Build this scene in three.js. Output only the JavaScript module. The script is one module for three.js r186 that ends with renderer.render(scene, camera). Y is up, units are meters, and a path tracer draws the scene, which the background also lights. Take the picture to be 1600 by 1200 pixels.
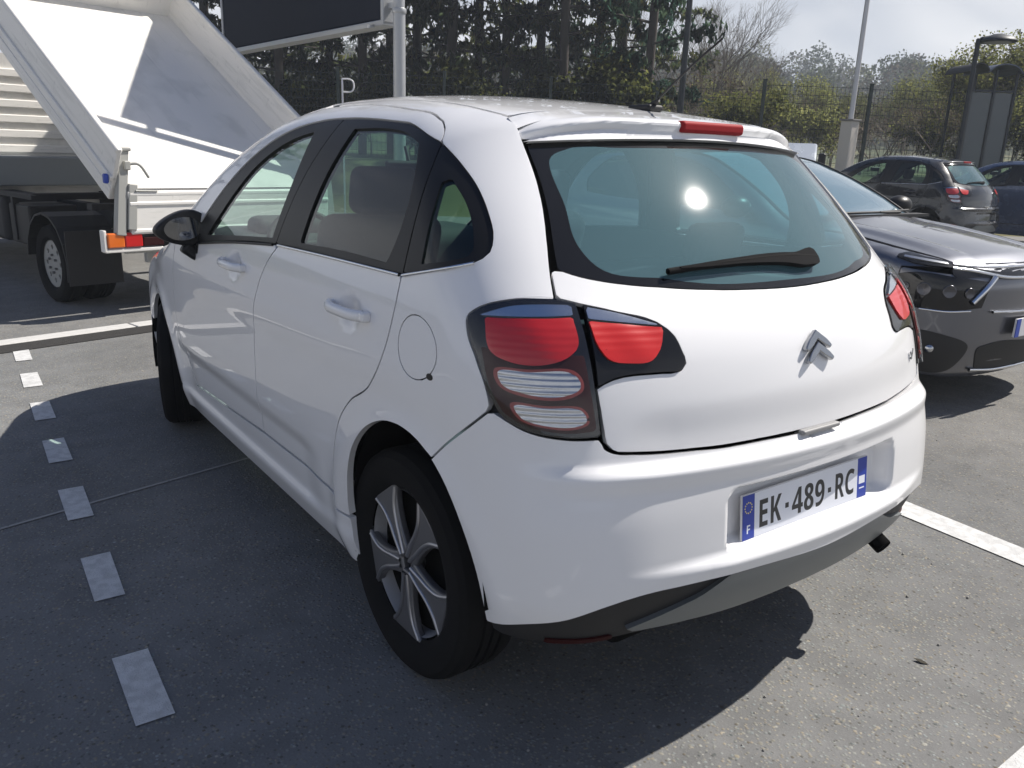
import * as THREE from 'three';
import { RoundedBoxGeometry } from 'three/addons/geometries/RoundedBoxGeometry.js';
import { mergeGeometries, mergeVertices, toCreasedNormals } from 'three/addons/utils/BufferGeometryUtils.js';

// ---------- camera, sky, sun, exposure ----------
const scene = new THREE.Scene();
const camera = new THREE.PerspectiveCamera(50.62, 4 / 3, 0.05, 2000);
camera.position.set(-1.756, 1.397, 1.748);
camera.rotation.set(THREE.MathUtils.degToRad(-15.994), THREE.MathUtils.degToRad(-36.448), THREE.MathUtils.degToRad(2.031), 'YXZ');
const renderer = new THREE.WebGLRenderer({ antialias: true });
renderer.toneMapping = THREE.LinearToneMapping;
renderer.toneMappingExposure = 1.38;
renderer.shadowMap.enabled = true;
const SUN = new THREE.Vector3(0.86, 1.0, 0.19).normalize();
const sun = new THREE.DirectionalLight(new THREE.Color().setRGB(1.0, 0.945, 0.87), 5.0);
sun.name = 'sun'; sun.position.copy(SUN).multiplyScalar(60); sun.castShadow = true;
Object.assign(sun.shadow.camera, { left: -40, right: 40, top: 40, bottom: -40, near: 1, far: 150 });
scene.add(sun);

// ---------- numbers and noise ----------
const clamp = (x, a = 0, b = 1) => x < a ? a : x > b ? b : x;
function rng(seed) { let s = seed >>> 0; return () => { s = (s + 0x6d2b79f5) | 0; let t = Math.imul(s ^ (s >>> 15), 1 | s); t = (t + Math.imul(t ^ (t >>> 7), 61 | t)) ^ t; return ((t ^ (t >>> 14)) >>> 0) / 4294967296; }; }
const hash2 = (x, y, s = 0) => { let h = Math.imul(x | 0, 374761393) + Math.imul(y | 0, 668265263) + Math.imul(s | 0, 974711); h = Math.imul(h ^ (h >>> 13), 1274126177); return ((h ^ (h >>> 16)) >>> 0) / 4294967296; };
function vnoise(x, y, px = 0, s = 0) {       // value noise, period px when given
  const xi = Math.floor(x), yi = Math.floor(y), fx = x - xi, fy = y - yi, u = fx * fx * (3 - 2 * fx), v = fy * fy * (3 - 2 * fy);
  const w = n => px ? ((n % px) + px) % px : n;
  const a = hash2(w(xi), w(yi), s), b = hash2(w(xi + 1), w(yi), s), c = hash2(w(xi), w(yi + 1), s), d = hash2(w(xi + 1), w(yi + 1), s);
  return a + (b - a) * u + (c - a) * v + (a - b - c + d) * u * v;
}
const fbm = (x, y, o = 4, px = 0, s = 0) => { let v = 0, a = 0.5, f = 1; for (let i = 0; i < o; i++) { v += a * vnoise(x * f, y * f, px ? px * f : 0, s + i); a *= 0.5; f *= 2; } return v; };

const sstepSky = e => { const t = clamp((e - 0.30) / 0.35); return t * t * (3 - 2 * t); };
// ---------- sky: blue with thin high cloud ----------
{
  const W = 1024, H = 512, d = new Float32Array(W * H * 4);
  for (let j = 0; j < H; j++) {
    const th = ((j + 0.5) / H - 0.5) * Math.PI, sy = Math.sin(th), cy = Math.cos(th);
    for (let i = 0; i < W; i++) {
      const ph = ((i + 0.5) / W - 0.5) * 2 * Math.PI, x = Math.cos(ph) * cy, z = Math.sin(ph) * cy, e = Math.max(sy, 0);
      const h = Math.pow(1 - e, 3.0);
      let r = 0.026 + 0.66 * h, g = 0.062 + 0.66 * h, b = 0.165 + 0.60 * h;
      const k = 1 / (e + 0.22), cx = x * k * 1.5, cz = z * k * 1.5;
      const w = fbm(cx * 0.9 + 5.3 + 1.4 * fbm(cx * 0.8 + 9, cz * 0.8, 3, 0, 31), cz * 1.6 + 2.1, 6, 0, 11);
      let c = clamp((w - 0.34) / 0.28) * (0.05 + 0.95 * h);
      c *= 1 - 0.8 * sstepSky(e);
      r += (0.80 - r) * c; g += (0.80 - g) * c; b += (0.81 - b) * c;
      const q = Math.max(0, x * SUN.x + sy * SUN.y + z * SUN.z), glow = 0.8 * Math.pow(q, 90) + 0.16 * Math.pow(q, 10);   // air lit round the sun
      const o = (j * W + i) * 4;
      d[o] = r + glow; d[o + 1] = g + glow * 0.96; d[o + 2] = b + glow * 0.88; d[o + 3] = 1;
    }
  }
  const t = new THREE.DataTexture(d, W, H, THREE.RGBAFormat, THREE.FloatType);
  t.mapping = THREE.EquirectangularReflectionMapping; t.magFilter = THREE.LinearFilter; t.minFilter = THREE.LinearFilter; t.wrapS = THREE.RepeatWrapping; t.needsUpdate = true;
  scene.background = t; scene.environment = t;
  scene.fog = new THREE.FogExp2(new THREE.Color().setRGB(0.62, 0.68, 0.76), 0.0022);
}
// ---------- naming, tagging, small geometry helpers ----------
const taken = {};
function numbered(name) { const n = taken[name] = (taken[name] ?? -1) + 1; return n ? `${name}_${String(n).padStart(3, '0')}` : name; }
function shadowed(o) { o.traverse(m => { if (m.isMesh) { m.castShadow = true; m.receiveShadow = true; } }); return o; }
function thing(name, label, category, group) {
  const o = new THREE.Group(); o.name = numbered(name); o.userData = { label, category }; if (group) o.userData.group = group;
  scene.add(o); return o;
}
function tag(o, label, category, group) { Object.assign(o.userData, { label, category }); if (group) o.userData.group = group; return o; }
function obj(name, geos, mat, parent = scene) {
  const g = Array.isArray(geos) ? join(geos) : geos, m = new THREE.Mesh(g, mat);
  m.name = parent === scene ? numbered(name) : name; m.castShadow = m.receiveShadow = true; parent.add(m); return m;
}
function struct(name, geos, mat) { const m = obj(name, geos, mat); m.userData.kind = 'structure'; return m; }
function join(list) {
  const a = list.map(g => { const q = g.index ? g.toNonIndexed() : g.clone(); for (const k of Object.keys(q.attributes)) if (!['position', 'normal', 'uv'].includes(k)) q.deleteAttribute(k); if (!q.attributes.uv) q.setAttribute('uv', new THREE.BufferAttribute(new Float32Array(q.attributes.position.count * 2), 2)); return q; });
  return a.length > 1 ? mergeGeometries(a) : a[0];
}
const V3 = (x, y, z) => new THREE.Vector3(x, y, z);
const move = (g, x, y, z) => g.translate(x, y, z);
function box(w, h, d, x = 0, y = 0, z = 0, r = 0) { const g = r ? new RoundedBoxGeometry(w, h, d, 2, Math.min(r, w / 2.01, h / 2.01, d / 2.01)) : new THREE.BoxGeometry(w, h, d); return g.translate(x, y, z); }
function bar(a, b, r0, r1 = r0, seg = 8) {    // round bar from a to b
  const A = V3(...a), B = V3(...b), d = B.clone().sub(A), g = new THREE.CylinderGeometry(r1, r0, d.length(), seg);
  g.applyQuaternion(new THREE.Quaternion().setFromUnitVectors(V3(0, 1, 0), d.normalize()));
  return g.translate((A.x + B.x) / 2, (A.y + B.y) / 2, (A.z + B.z) / 2);
}
function beam(a, b, w, h, up = [0, 1, 0], r = 0) {   // rectangular bar from a to b, w across, h along "up"
  const A = V3(...a), B = V3(...b), z = B.clone().sub(A), L = z.length(); z.normalize();
  const x = V3(...up).cross(z).normalize(), y = z.clone().cross(x), g = box(w, h, L, 0, 0, 0, r);
  g.applyMatrix4(new THREE.Matrix4().makeBasis(x, y, z)); return g.translate((A.x + B.x) / 2, (A.y + B.y) / 2, (A.z + B.z) / 2);
}
function tube(pts, r, seg = 8, n = 24, closed = false) { return new THREE.TubeGeometry(new THREE.CatmullRomCurve3(pts.map(p => V3(...p)), closed), n, r, seg, closed); }
function lathe(pts, seg = 32) { return new THREE.LatheGeometry(pts.map(p => new THREE.Vector2(p[0], p[1])), seg); }
function plate(pts, depth, bevel = 0, seg = 1) {     // outline in x, y extruded along z
  const s = new THREE.Shape(pts.map(p => new THREE.Vector2(p[0], p[1])));
  return new THREE.ExtrudeGeometry(s, { depth, bevelEnabled: bevel > 0, bevelThickness: bevel, bevelSize: bevel, bevelSegments: seg, curveSegments: 8 });
}
function flip(g) {                              // mirror in x
  const q = g.clone(), p = q.attributes.position, n = q.attributes.normal;
  for (let i = 0; i < p.count; i++) { p.setX(i, -p.getX(i)); if (n) n.setX(i, -n.getX(i)); }
  if (q.index) { const a = q.index.array; for (let i = 0; i < a.length; i += 3) { const t = a[i]; a[i] = a[i + 1]; a[i + 1] = t; } } else for (const k of Object.keys(q.attributes)) { const A = q.attributes[k], s = A.itemSize; for (let i = 0; i < A.count; i += 3) for (let c = 0; c < s; c++) { const t = A.array[i * s + c]; A.array[i * s + c] = A.array[(i + 1) * s + c]; A.array[(i + 1) * s + c] = t; } }
  return q;
}
function smooth(pts, closed = true, n = 8) {     // spline through points; [x, y, 1] is a sharp corner
  const out = [], N = pts.length, P = i => pts[((i % N) + N) % N], last = closed ? N : N - 1;
  for (let i = 0; i < last; i++) {
    const b = P(i), c = P(i + 1), a = b[2] || (!closed && i === 0) ? null : P(i - 1), d = c[2] || (!closed && i === N - 2) ? null : P(i + 2);
    const L = Math.hypot(c[0] - b[0], c[1] - b[1]), tan = (p, q, r) => { const l1 = Math.hypot(q[0] - p[0], q[1] - p[1]) || 1e-6, l2 = Math.hypot(r[0] - q[0], r[1] - q[1]) || 1e-6; const tx = (q[0] - p[0]) / l1 * l2 + (r[0] - q[0]) / l2 * l1, ty = (q[1] - p[1]) / l1 * l2 + (r[1] - q[1]) / l2 * l1, s = L / (l1 + l2); return [tx * s, ty * s]; };
    const line = [c[0] - b[0], c[1] - b[1]], m0 = a ? tan(a, b, c) : line, m1 = d ? tan(b, c, d) : line;
    for (let k = 0; k < n; k++) {
      const s = k / n, s2 = s * s, s3 = s2 * s, h = [2 * s3 - 3 * s2 + 1, s3 - 2 * s2 + s, -2 * s3 + 3 * s2, s3 - s2];
      out.push([h[0] * b[0] + h[1] * m0[0] + h[2] * c[0] + h[3] * m1[0], h[0] * b[1] + h[1] * m0[1] + h[2] * c[1] + h[3] * m1[1]]);
    }
  }
  if (!closed) out.push(pts[N - 1].slice(0, 2));
  return out;
}
const circle = (cx, cy, r, a0 = 0, a1 = 2 * Math.PI, n = 48) => Array.from({ length: n + (a1 - a0 < 6.28 ? 1 : 0) }, (_, i) => [cx + r * Math.cos(a0 + (a1 - a0) * i / n), cy + r * Math.sin(a0 + (a1 - a0) * i / n)]);
const slab = (pts, w, bevel = 0, seg = 1) => plate(pts.map(([z, y]) => [-z, y]), w, bevel, seg).rotateY(Math.PI / 2).translate(-w / 2, 0, 0);   // outline in z, y extruded across x
// ---------- materials ----------
const lin = (r, g, b) => new THREE.Color().setRGB(r, g, b);
const std = (c, roughness = 0.6, metalness = 0, more = {}) => new THREE.MeshStandardMaterial({ color: lin(...c), roughness, metalness, ...more });
const phys = (c, roughness, more) => new THREE.MeshPhysicalMaterial({ color: lin(...c), roughness, ...more });
function dataTex(n, f, srgb = false, rep = 1) {
  const d = new Uint8Array(n * n * 4);
  for (let j = 0; j < n; j++) for (let i = 0; i < n; i++) { const c = f(i / n, j / n, i, j), o = (j * n + i) * 4; for (let k = 0; k < 3; k++) d[o + k] = Math.max(0, Math.min(255, Math.round(255 * (Array.isArray(c) ? c[k] : c)))); d[o + 3] = 255; }
  const t = new THREE.DataTexture(d, n, n, THREE.RGBAFormat); t.wrapS = t.wrapT = THREE.RepeatWrapping; t.magFilter = THREE.LinearFilter; t.minFilter = THREE.LinearMipmapLinearFilter; t.generateMipmaps = true; t.repeat.set(rep, rep);
  if (srgb) t.colorSpace = THREE.SRGBColorSpace; t.needsUpdate = true; return t;
}
const grime = dataTex(256, (u, v) => 0.5 + 0.5 * clamp((fbm(u * 8, v * 8, 5, 8, 3) - 0.3) * 1.6));          // dusty patches in the gloss
const scuff = dataTex(512, (u, v, i, j) => { const f = fbm(u * 10, v * 10, 5, 10, 23), s = fbm(u * 90, v * 6, 3, 0, 29), k = 1 - 0.07 * clamp((f - 0.52) * 4) - 0.10 * clamp((s - 0.64) * 6); return [k, k * 0.99, k * 0.965]; }, true);   // scrapes and mud stains
const M = {
  white: phys([0.80, 0.80, 0.81], 0.5, { clearcoat: 1, clearcoatRoughness: 0.02 }),
  black: phys([0.011, 0.011, 0.012], 0.4, { specularIntensity: 0.6 }), blackMatt: std([0.014, 0.014, 0.015], 0.6), blackGloss: phys([0.008, 0.008, 0.009], 0.9, { specularIntensity: 0.1, clearcoat: 1, clearcoatRoughness: 0.05 }),
  silverPaint: phys([0.15, 0.165, 0.17], 0.45, { metalness: 0.35, clearcoat: 0.4, clearcoatRoughness: 0.3 }), chrome: std([0.75, 0.76, 0.78], 0.16, 1), alloy: std([0.42, 0.42, 0.44], 0.34, 0.85), alloyLip: std([0.55, 0.55, 0.56], 0.4, 0.45), alloyDark: std([0.20, 0.20, 0.21], 0.45, 0.7),
  rubber: phys([0.010, 0.010, 0.0105], 0.9, { specularIntensity: 0.3 }), steel: std([0.3, 0.3, 0.3], 0.45, 0.9), under: phys([0.006, 0.006, 0.006], 0.95, { specularIntensity: 0.1 }),
  glassClear: phys([0.93, 0.97, 0.95], 0.02, { transmission: 1, ior: 1.5, thickness: 0 }),
  glassTint: phys([0.52, 0.72, 0.65], 0.02, { transmission: 1, ior: 1.5, thickness: 0 }),
  glassScreen: phys([0.42, 0.63, 0.78], 0.04, { transmission: 0.66, ior: 1.5, thickness: 0 }),
  wiper: phys([0.014, 0.014, 0.015], 0.95, { specularIntensity: 0.2 }),
  glassRear: phys([0.33, 0.60, 0.68], 0.05, { transmission: 0.80, ior: 1.5, thickness: 0 }),
  redLens: phys([0.56, 0.007, 0.006], 0.35, { clearcoat: 0.6, clearcoatRoughness: 0.05 }), redDark: phys([0.030, 0.003, 0.003], 0.6, { specularIntensity: 0.3 }), redPink: phys([0.30, 0.06, 0.055], 0.4, { specularIntensity: 0.4 }),
  clearLens: phys([0.95, 0.95, 0.95], 0.03, { transmission: 1, ior: 1.5, thickness: 0 }), reflector: std([0.52, 0.53, 0.55], 0.22, 1), orange: phys([0.75, 0.16, 0.015], 0.15, { clearcoat: 1 }),
  fabric: std([0.016, 0.017, 0.019], 0.95), trimGrey: std([0.045, 0.047, 0.05], 0.8), headliner: std([0.30, 0.30, 0.29], 0.95), blue: std([0.02, 0.06, 0.38], 0.4), mirror: std([0.20, 0.205, 0.21], 0.03, 1),
};
// ---------- car body mathematics: one smooth implicit surface per car, panels are cut out of it ----------
function curve(pts) {                        // monotone cubic through [t, value] pairs, baked to a table
  const n = pts.length, h = [], d = [], m = [];
  for (let i = 0; i < n - 1; i++) { h[i] = pts[i + 1][0] - pts[i][0]; d[i] = (pts[i + 1][1] - pts[i][1]) / h[i]; }
  m[0] = d[0]; m[n - 1] = d[n - 2];
  for (let i = 1; i < n - 1; i++) m[i] = d[i - 1] * d[i] <= 0 ? 0 : 3 * (h[i - 1] + h[i]) / ((2 * h[i] + h[i - 1]) / d[i - 1] + (h[i] + 2 * h[i - 1]) / d[i]);
  const lo = pts[0][0], hi = pts[n - 1][0], N = 1000, tab = new Float64Array(N + 2);
  for (let k = 0, i = 0; k <= N + 1; k++) {
    const t = Math.min(hi, lo + (hi - lo) * k / N);
    while (i < n - 2 && t > pts[i + 1][0]) i++;
    const s = (t - pts[i][0]) / h[i], s2 = s * s, s3 = s2 * s;
    tab[k] = (2 * s3 - 3 * s2 + 1) * pts[i][1] + (s3 - 2 * s2 + s) * h[i] * m[i] + (-2 * s3 + 3 * s2) * pts[i + 1][1] + (s3 - s2) * h[i] * m[i + 1];
  }
  const sc = N / (hi - lo), m0 = m[0], m1 = m[n - 1];
  return t => {
    if (t <= lo) return tab[0] + (t - lo) * m0;
    if (t >= hi) return tab[N] + (t - hi) * m1;
    const f = (t - lo) * sc, k = f | 0, a = f - k;
    return tab[k] * (1 - a) + tab[k + 1] * a;
  };
}
const sstep = (a, b, x) => { const t = clamp((x - a) / (b - a)); return t * t * (3 - 2 * t); };
const smax = (a, b, k) => { const h = Math.max(k - Math.abs(a - b), 0) / k; return Math.max(a, b) + h * h * k * 0.25; };

class Body {
  constructor(S) {
    Object.assign(this, { xc: 0.4, Rc: 0.5, yTop: 1.9 }, S);
    this.Wy = curve(S.side); this.Wz = curve(S.taper); this.Zr = curve(S.rear); this.Br = curve(S.rearBow);
    this.Zf = curve(S.front); this.Bf = curve(S.frontBow); this.T = curve(S.top); this.Cr = curve(S.crown);
    this.kc = curve(S.corner); this.kt = curve(S.edge);
    this.uc = this.zR + this.Rc * Math.PI / 2 + this.xc;      // u of the rear centre line
    this.uf = this.zF - this.Rc * Math.PI / 2 - this.xc;      // u of the front centre line
  }
  F(x, y, z) {
    const a = Math.abs(x), a2 = a * a;
    let w = this.Wy(y) - this.Wz(z);
    if (this.extra) w += this.extra(a, y, z);
    const fs = (a - w) * 0.95;
    const b = this.Br(y), fr = (z - this.Zr(y) + b * a2 + 0.12 * a2 * a2 * a2) * 0.85;
    const c = this.Bf(y), ff = (this.Zf(y) + c * a2 + 0.2 * a2 * a2 * a2 - z) * 0.85;
    const ft = (y - this.T(z) + this.Cr(z) * a2) * 0.95;
    const k = this.kc(y);
    return smax(smax(smax(fs, fr, k), ff, k), ft, this.kt(z));
  }
  root(ox, oy, oz, dx, dy, dz, t0, t1) {
    let fa = this.F(ox + dx * t0, oy + dy * t0, oz + dz * t0), fb = this.F(ox + dx * t1, oy + dy * t1, oz + dz * t1), a = t0, b = t1, side = 0;
    if (fa > 0) return t0;
    if (fb < 0) return t1;
    for (let i = 0; i < 30; i++) {
      const t = (a * fb - b * fa) / (fb - fa), f = this.F(ox + dx * t, oy + dy * t, oz + dz * t);
      if (Math.abs(f) < 1e-6) return t;
      if (f > 0) { b = t; fb = f; if (side === 1) fa *= 0.5; side = 1; } else { a = t; fa = f; if (side === -1) fb *= 0.5; side = -1; }
    }
    return (a + b) / 2;
  }
  shell(u, y) {                               // (u, height) -> point on the sides, rear or front
    let s = -1;
    if (u > this.uc) { u = 2 * this.uc - u; s = 1; } else if (u < this.uf) { u = 2 * this.uf - u; s = 1; }
    let ox = -this.xc, oz, dx = -1, dz = 0;
    const q = this.Rc * Math.PI / 2;
    if (u > this.zR) {
      oz = this.zR;
      const th = (u - this.zR) / this.Rc;
      if (th < Math.PI / 2) { dx = -Math.cos(th); dz = Math.sin(th); } else { ox = -this.xc + (u - this.zR - q); dx = 0; dz = 1; }
    } else if (u < this.zF) {
      oz = this.zF;
      const th = (this.zF - u) / this.Rc;
      if (th < Math.PI / 2) { dx = -Math.cos(th); dz = -Math.sin(th); } else { ox = -this.xc + (this.zF - u - q); dx = 0; dz = -1; }
    } else oz = u;
    const t = this.root(ox, y, oz, dx, 0, dz, 0.0, 1.6);
    return [-s * (ox + dx * t), y, oz + dz * t];
  }
  u(x, z) {                                   // inverse of shell()
    const right = x > 0, a = -Math.abs(x), q = this.Rc * Math.PI / 2;
    let u;
    if (z > this.zR) { u = a < -this.xc ? this.zR + Math.atan2(z - this.zR, -a - this.xc) * this.Rc : this.zR + q + a + this.xc; if (right) u = 2 * this.uc - u; }
    else if (z < this.zF) { u = a < -this.xc ? this.zF - Math.atan2(this.zF - z, -a - this.xc) * this.Rc : this.zF - q - (a + this.xc); if (right) u = 2 * this.uf - u; }
    else u = right ? 2 * this.uc - z : z;
    return u;
  }
  roof(x, z) { const t = this.root(x, 0.3, z, 0, 1, 0, 0, this.yTop - 0.3); return [x, 0.3 + t, z]; }
  sideU(z, y) {                                // (z, height) of a left-side point -> u
    const t = this.root(0, y, z, -1, 0, 0, 0, 1.4);
    return this.u(-t, z);
  }
}
// the white hatchback; origin on the ground under the rear axle, +z to its rear, -x its left side
const HATCH = {
  zR: -0.25, zF: -2.7, wheels: [0.06, -2.466],
  side: [[0.1, 0.76], [0.2, 0.80], [0.3, 0.832], [0.45, 0.852], [0.62, 0.862], [0.8, 0.862], [0.92, 0.857], [1.02, 0.844], [1.1, 0.828], [1.2, 0.798], [1.3, 0.758], [1.38, 0.715], [1.44, 0.675], [1.48, 0.643], [1.52, 0.6], [1.56, 0.53], [1.6, 0.42]],
  taper: [[-3.4, 0.16], [-3.0, 0.09], [-2.6, 0.06], [-2.2, 0.012], [-1.8, 0.0], [-0.5, 0.0], [0.0, 0.008], [0.35, 0.03], [0.8, 0.07]],
  rear: [[0.15, 0.5], [0.25, 0.60], [0.36, 0.675], [0.45, 0.70], [0.62, 0.69], [0.76, 0.672], [0.86, 0.655], [0.96, 0.625], [1.03, 0.588], [1.1, 0.532], [1.27, 0.385], [1.437, 0.215], [1.5, 0.15]],
  rearBow: [[0.2, 0.17], [0.6, 0.19], [0.8, 0.24], [1.0, 0.27], [1.15, 0.33], [1.4, 0.40]],
  front: [[0.15, -3.1], [0.25, -3.2], [0.4, -3.255], [0.55, -3.26], [0.68, -3.22], [0.78, -3.16], [0.9, -3.12], [1.6, -3.0]],
  frontBow: [[0.2, 0.28], [0.8, 0.32], [1.2, 0.1], [1.6, 0.0]],
  top: [[-3.3, 0.52], [-3.2, 0.70], [-3.05, 0.80], [-2.75, 0.905], [-2.5, 0.97], [-2.36, 1.01], [-2.2, 1.075], [-1.9, 1.215], [-1.6, 1.36], [-1.35, 1.47], [-1.15, 1.53], [-0.9, 1.566], [-0.6, 1.57], [-0.3, 1.553], [0.0, 1.52], [0.2, 1.485], [0.4, 1.45], [0.7, 1.38]],
  crown: [[-3.3, 0.12], [-2.5, 0.13], [-2.2, 0.2], [-1.8, 0.17], [-1.2, 0.11], [-0.5, 0.10], [0.3, 0.10]],
  corner: [[0.2, 0.16], [0.7, 0.16], [1.0, 0.14], [1.2, 0.13], [1.4, 0.17]],
  edge: [[-3.2, 0.10], [-2.2, 0.06], [-1.0, 0.07], [-0.1, 0.08], [0.12, 0.015], [0.5, 0.015]],
  extra(a, y, z) {
    let w = 0;
    for (const wz of this.wheels) { const r = Math.hypot(z - wz, y - 0.33), e = (r - 0.385) / 0.05; if (e * e < 9) w += 0.011 * Math.exp(-e * e); }
    w -= 0.013 * sstep(0.53, 0.46, y) * sstep(0.27, 0.31, y) * sstep(-2.08, -1.9, z) * sstep(-0.42, -0.62, z);   // hollow along the door bottoms
    w += 0.004 * sstep(0.94, 0.88, y) * sstep(0.78, 0.86, y) * sstep(-2.6, -1.4, z) * sstep(0.5, -0.2, z);
    return w;
  },
};
// ---------- a panel: the part of a body surface inside an outline, with edges turned in ----------
function inside(poly) {                         // signed distance to a polygon, negative inside
  const n = poly.length, X = new Float64Array(n), Y = new Float64Array(n);
  poly.forEach((p, i) => { X[i] = p[0]; Y[i] = p[1]; });
  return (x, y) => {
    let d = 1e9, s = 1;
    for (let i = 0, j = n - 1; i < n; j = i++) {
      const ex = X[j] - X[i], ey = Y[j] - Y[i], wx = x - X[i], wy = y - Y[i], t = clamp((wx * ex + wy * ey) / (ex * ex + ey * ey + 1e-12)), bx = wx - ex * t, by = wy - ey * t;
      d = Math.min(d, bx * bx + by * by);
      const c1 = y >= Y[i], c2 = y < Y[j], c3 = ex * wy > ey * wx;
      if ((c1 && c2 && c3) || (!c1 && !c2 && !c3)) s = -s;
    }
    return s * Math.sqrt(d);
  };
}
function panel(body, outline, o = {}) {
  const { holes = [], step = 0.014, gap = 0.0025, holeGap = 0, skirt = 0.02, disp = null, lift = 0, round = 0.05, top = false, stepV = step, cut = null } = o;
  const chart = top ? (x, z) => body.roof(x, z) : (u, y) => body.shell(u, y);
  const A = inside(outline), Hs = holes.map(inside);
  const sd = (u, v) => { let d = A(u, v) + gap; for (const h of Hs) d = Math.max(d, holeGap - h(u, v)); if (cut) d = Math.max(d, cut(u, v)); return d; };
  let u0 = 1e9, u1 = -1e9, v0 = 1e9, v1 = -1e9;
  for (const [u, v] of outline) { u0 = Math.min(u0, u); u1 = Math.max(u1, u); v0 = Math.min(v0, v); v1 = Math.max(v1, v); }
  const nx = Math.ceil((u1 - u0) / step) + 2, ny = Math.ceil((v1 - v0) / stepV) + 2; u0 -= step * 0.5; v0 -= stepV * 0.5;
  const D = new Float64Array((nx + 1) * (ny + 1)), id = (i, j) => j * (nx + 1) + i;
  for (let j = 0; j <= ny; j++) for (let i = 0; i <= nx; i++) D[id(i, j)] = sd(u0 + i * step, v0 + j * stepV) || 1e-9;
  const pos = [], nor = [], uvs = [], idx = [], seen = new Map(), out = [];
  function vertex(u, v, edge) {
    const p = chart(u, v), e = 0.002, px = body.F(p[0] + e, p[1], p[2]) - body.F(p[0] - e, p[1], p[2]), py = body.F(p[0], p[1] + e, p[2]) - body.F(p[0], p[1] - e, p[2]), pz = body.F(p[0], p[1], p[2] + e) - body.F(p[0], p[1], p[2] - e), l = Math.hypot(px, py, pz) || 1;
    let n = [px / l, py / l, pz / l];
    let dd = lift + (disp ? disp(u, v, p) : 0);
    const bend = edge && round;
    if (disp || bend) {
      const q = 0.003, a = chart(u + q, v), b = chart(u, v + q), ta = a.map((c, k) => (c - p[k]) / q), tb = b.map((c, k) => (c - p[k]) / q), la = ta.reduce((s, c) => s + c * c, 0), lb = tb.reduce((s, c) => s + c * c, 0);
      let gu = 0, gv = 0;
      if (disp) { gu = (disp(u + q, v, p) - disp(u - q, v, p)) / (2 * q); gv = (disp(u, v + q, p) - disp(u, v - q, p)) / (2 * q); }
      if (bend) { const su = sd(u + q, v) - sd(u - q, v), sv = sd(u, v + q) - sd(u, v - q), sl = Math.hypot(su, sv) || 1; gu -= round * su / sl; gv -= round * sv / sl; }
      const m = n.map((c, k) => c - gu * ta[k] / la - gv * tb[k] / lb), ml = Math.hypot(...m);
      for (let k = 0; k < 3; k++) p[k] += n[k] * dd;
      n = m.map(c => c / ml);
    } else for (let k = 0; k < 3; k++) p[k] += n[k] * dd;
    pos.push(...p); nor.push(...n); uvs.push(u, v); return pos.length / 3 - 1;
  }
  const node = (i, j) => { const k = 'n' + id(i, j); if (!seen.has(k)) seen.set(k, vertex(u0 + i * step, v0 + j * stepV, false)); return seen.get(k); };
  const cutv = (i, j, a, b) => {
    const k1 = id(i, j), k2 = id(a, b), k = k1 < k2 ? k1 + '_' + k2 : k2 + '_' + k1;
    if (!seen.has(k)) {
      let t = D[k1] / (D[k1] - D[k2]);
      const U = s => u0 + (i + (a - i) * s) * step, W = s => v0 + (j + (b - j) * s) * stepV;
      let lo = 0, hi = 1; const up = D[k1] < 0;
      for (let q = 0; q < 6; q++) { const s = sd(U(t), W(t)); if ((s < 0) === up) lo = t; else hi = t; t = (lo + hi) / 2; }
      seen.set(k, vertex(U(t), W(t), true));
    }
    return seen.get(k);
  };
  const flipWind = top;
  for (let j = 0; j < ny; j++) for (let i = 0; i < nx; i++) {
    const c = [[i, j], [i + 1, j], [i + 1, j + 1], [i, j + 1]], f = c.map(([a, b]) => D[id(a, b)] < 0);
    if (!f[0] && !f[1] && !f[2] && !f[3]) continue;
    const poly = [], isCut = [];
    for (let k = 0; k < 4; k++) {
      const p = c[k], q = c[(k + 1) % 4];
      if (f[k]) { poly.push(node(...p)); isCut.push(0); }
      if (f[k] !== f[(k + 1) % 4]) { poly.push(cutv(...p, ...q)); isCut.push(f[k] ? 1 : 2); }
    }
    if (poly.length < 3) continue;
    for (let k = 1; k + 1 < poly.length; k++) flipWind ? idx.push(poly[0], poly[k + 1], poly[k]) : idx.push(poly[0], poly[k], poly[k + 1]);
    for (let k = 0; k < poly.length; k++) if (isCut[k] === 1 && isCut[(k + 1) % poly.length] === 2) out.push([poly[k], poly[(k + 1) % poly.length]]);
  }
  if (skirt) for (const [a, b] of out) {
    const k = pos.length / 3, w = [];
    for (const q of [a, b]) { const p = pos.slice(q * 3, q * 3 + 3), n = nor.slice(q * 3, q * 3 + 3); w.push(p); void n; }
    const nA = nor.slice(a * 3, a * 3 + 3), e = [w[1][0] - w[0][0], w[1][1] - w[0][1], w[1][2] - w[0][2]];
    let sx = e[1] * nA[2] - e[2] * nA[1], sy = e[2] * nA[0] - e[0] * nA[2], sz = e[0] * nA[1] - e[1] * nA[0]; const sl = Math.hypot(sx, sy, sz) || 1, sg = flipWind ? -1 : 1;
    for (const q of [a, b]) for (const dep of [0, skirt]) {
      for (let m = 0; m < 3; m++) pos.push(pos[q * 3 + m] - nor[q * 3 + m] * dep);
      nor.push(sg * sx / sl, sg * sy / sl, sg * sz / sl); uvs.push(uvs[q * 2], uvs[q * 2 + 1]);
    }
    flipWind ? idx.push(k, k + 2, k + 1, k + 1, k + 2, k + 3) : idx.push(k, k + 1, k + 2, k + 1, k + 3, k + 2);
  }
  const g = new THREE.BufferGeometry();
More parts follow.
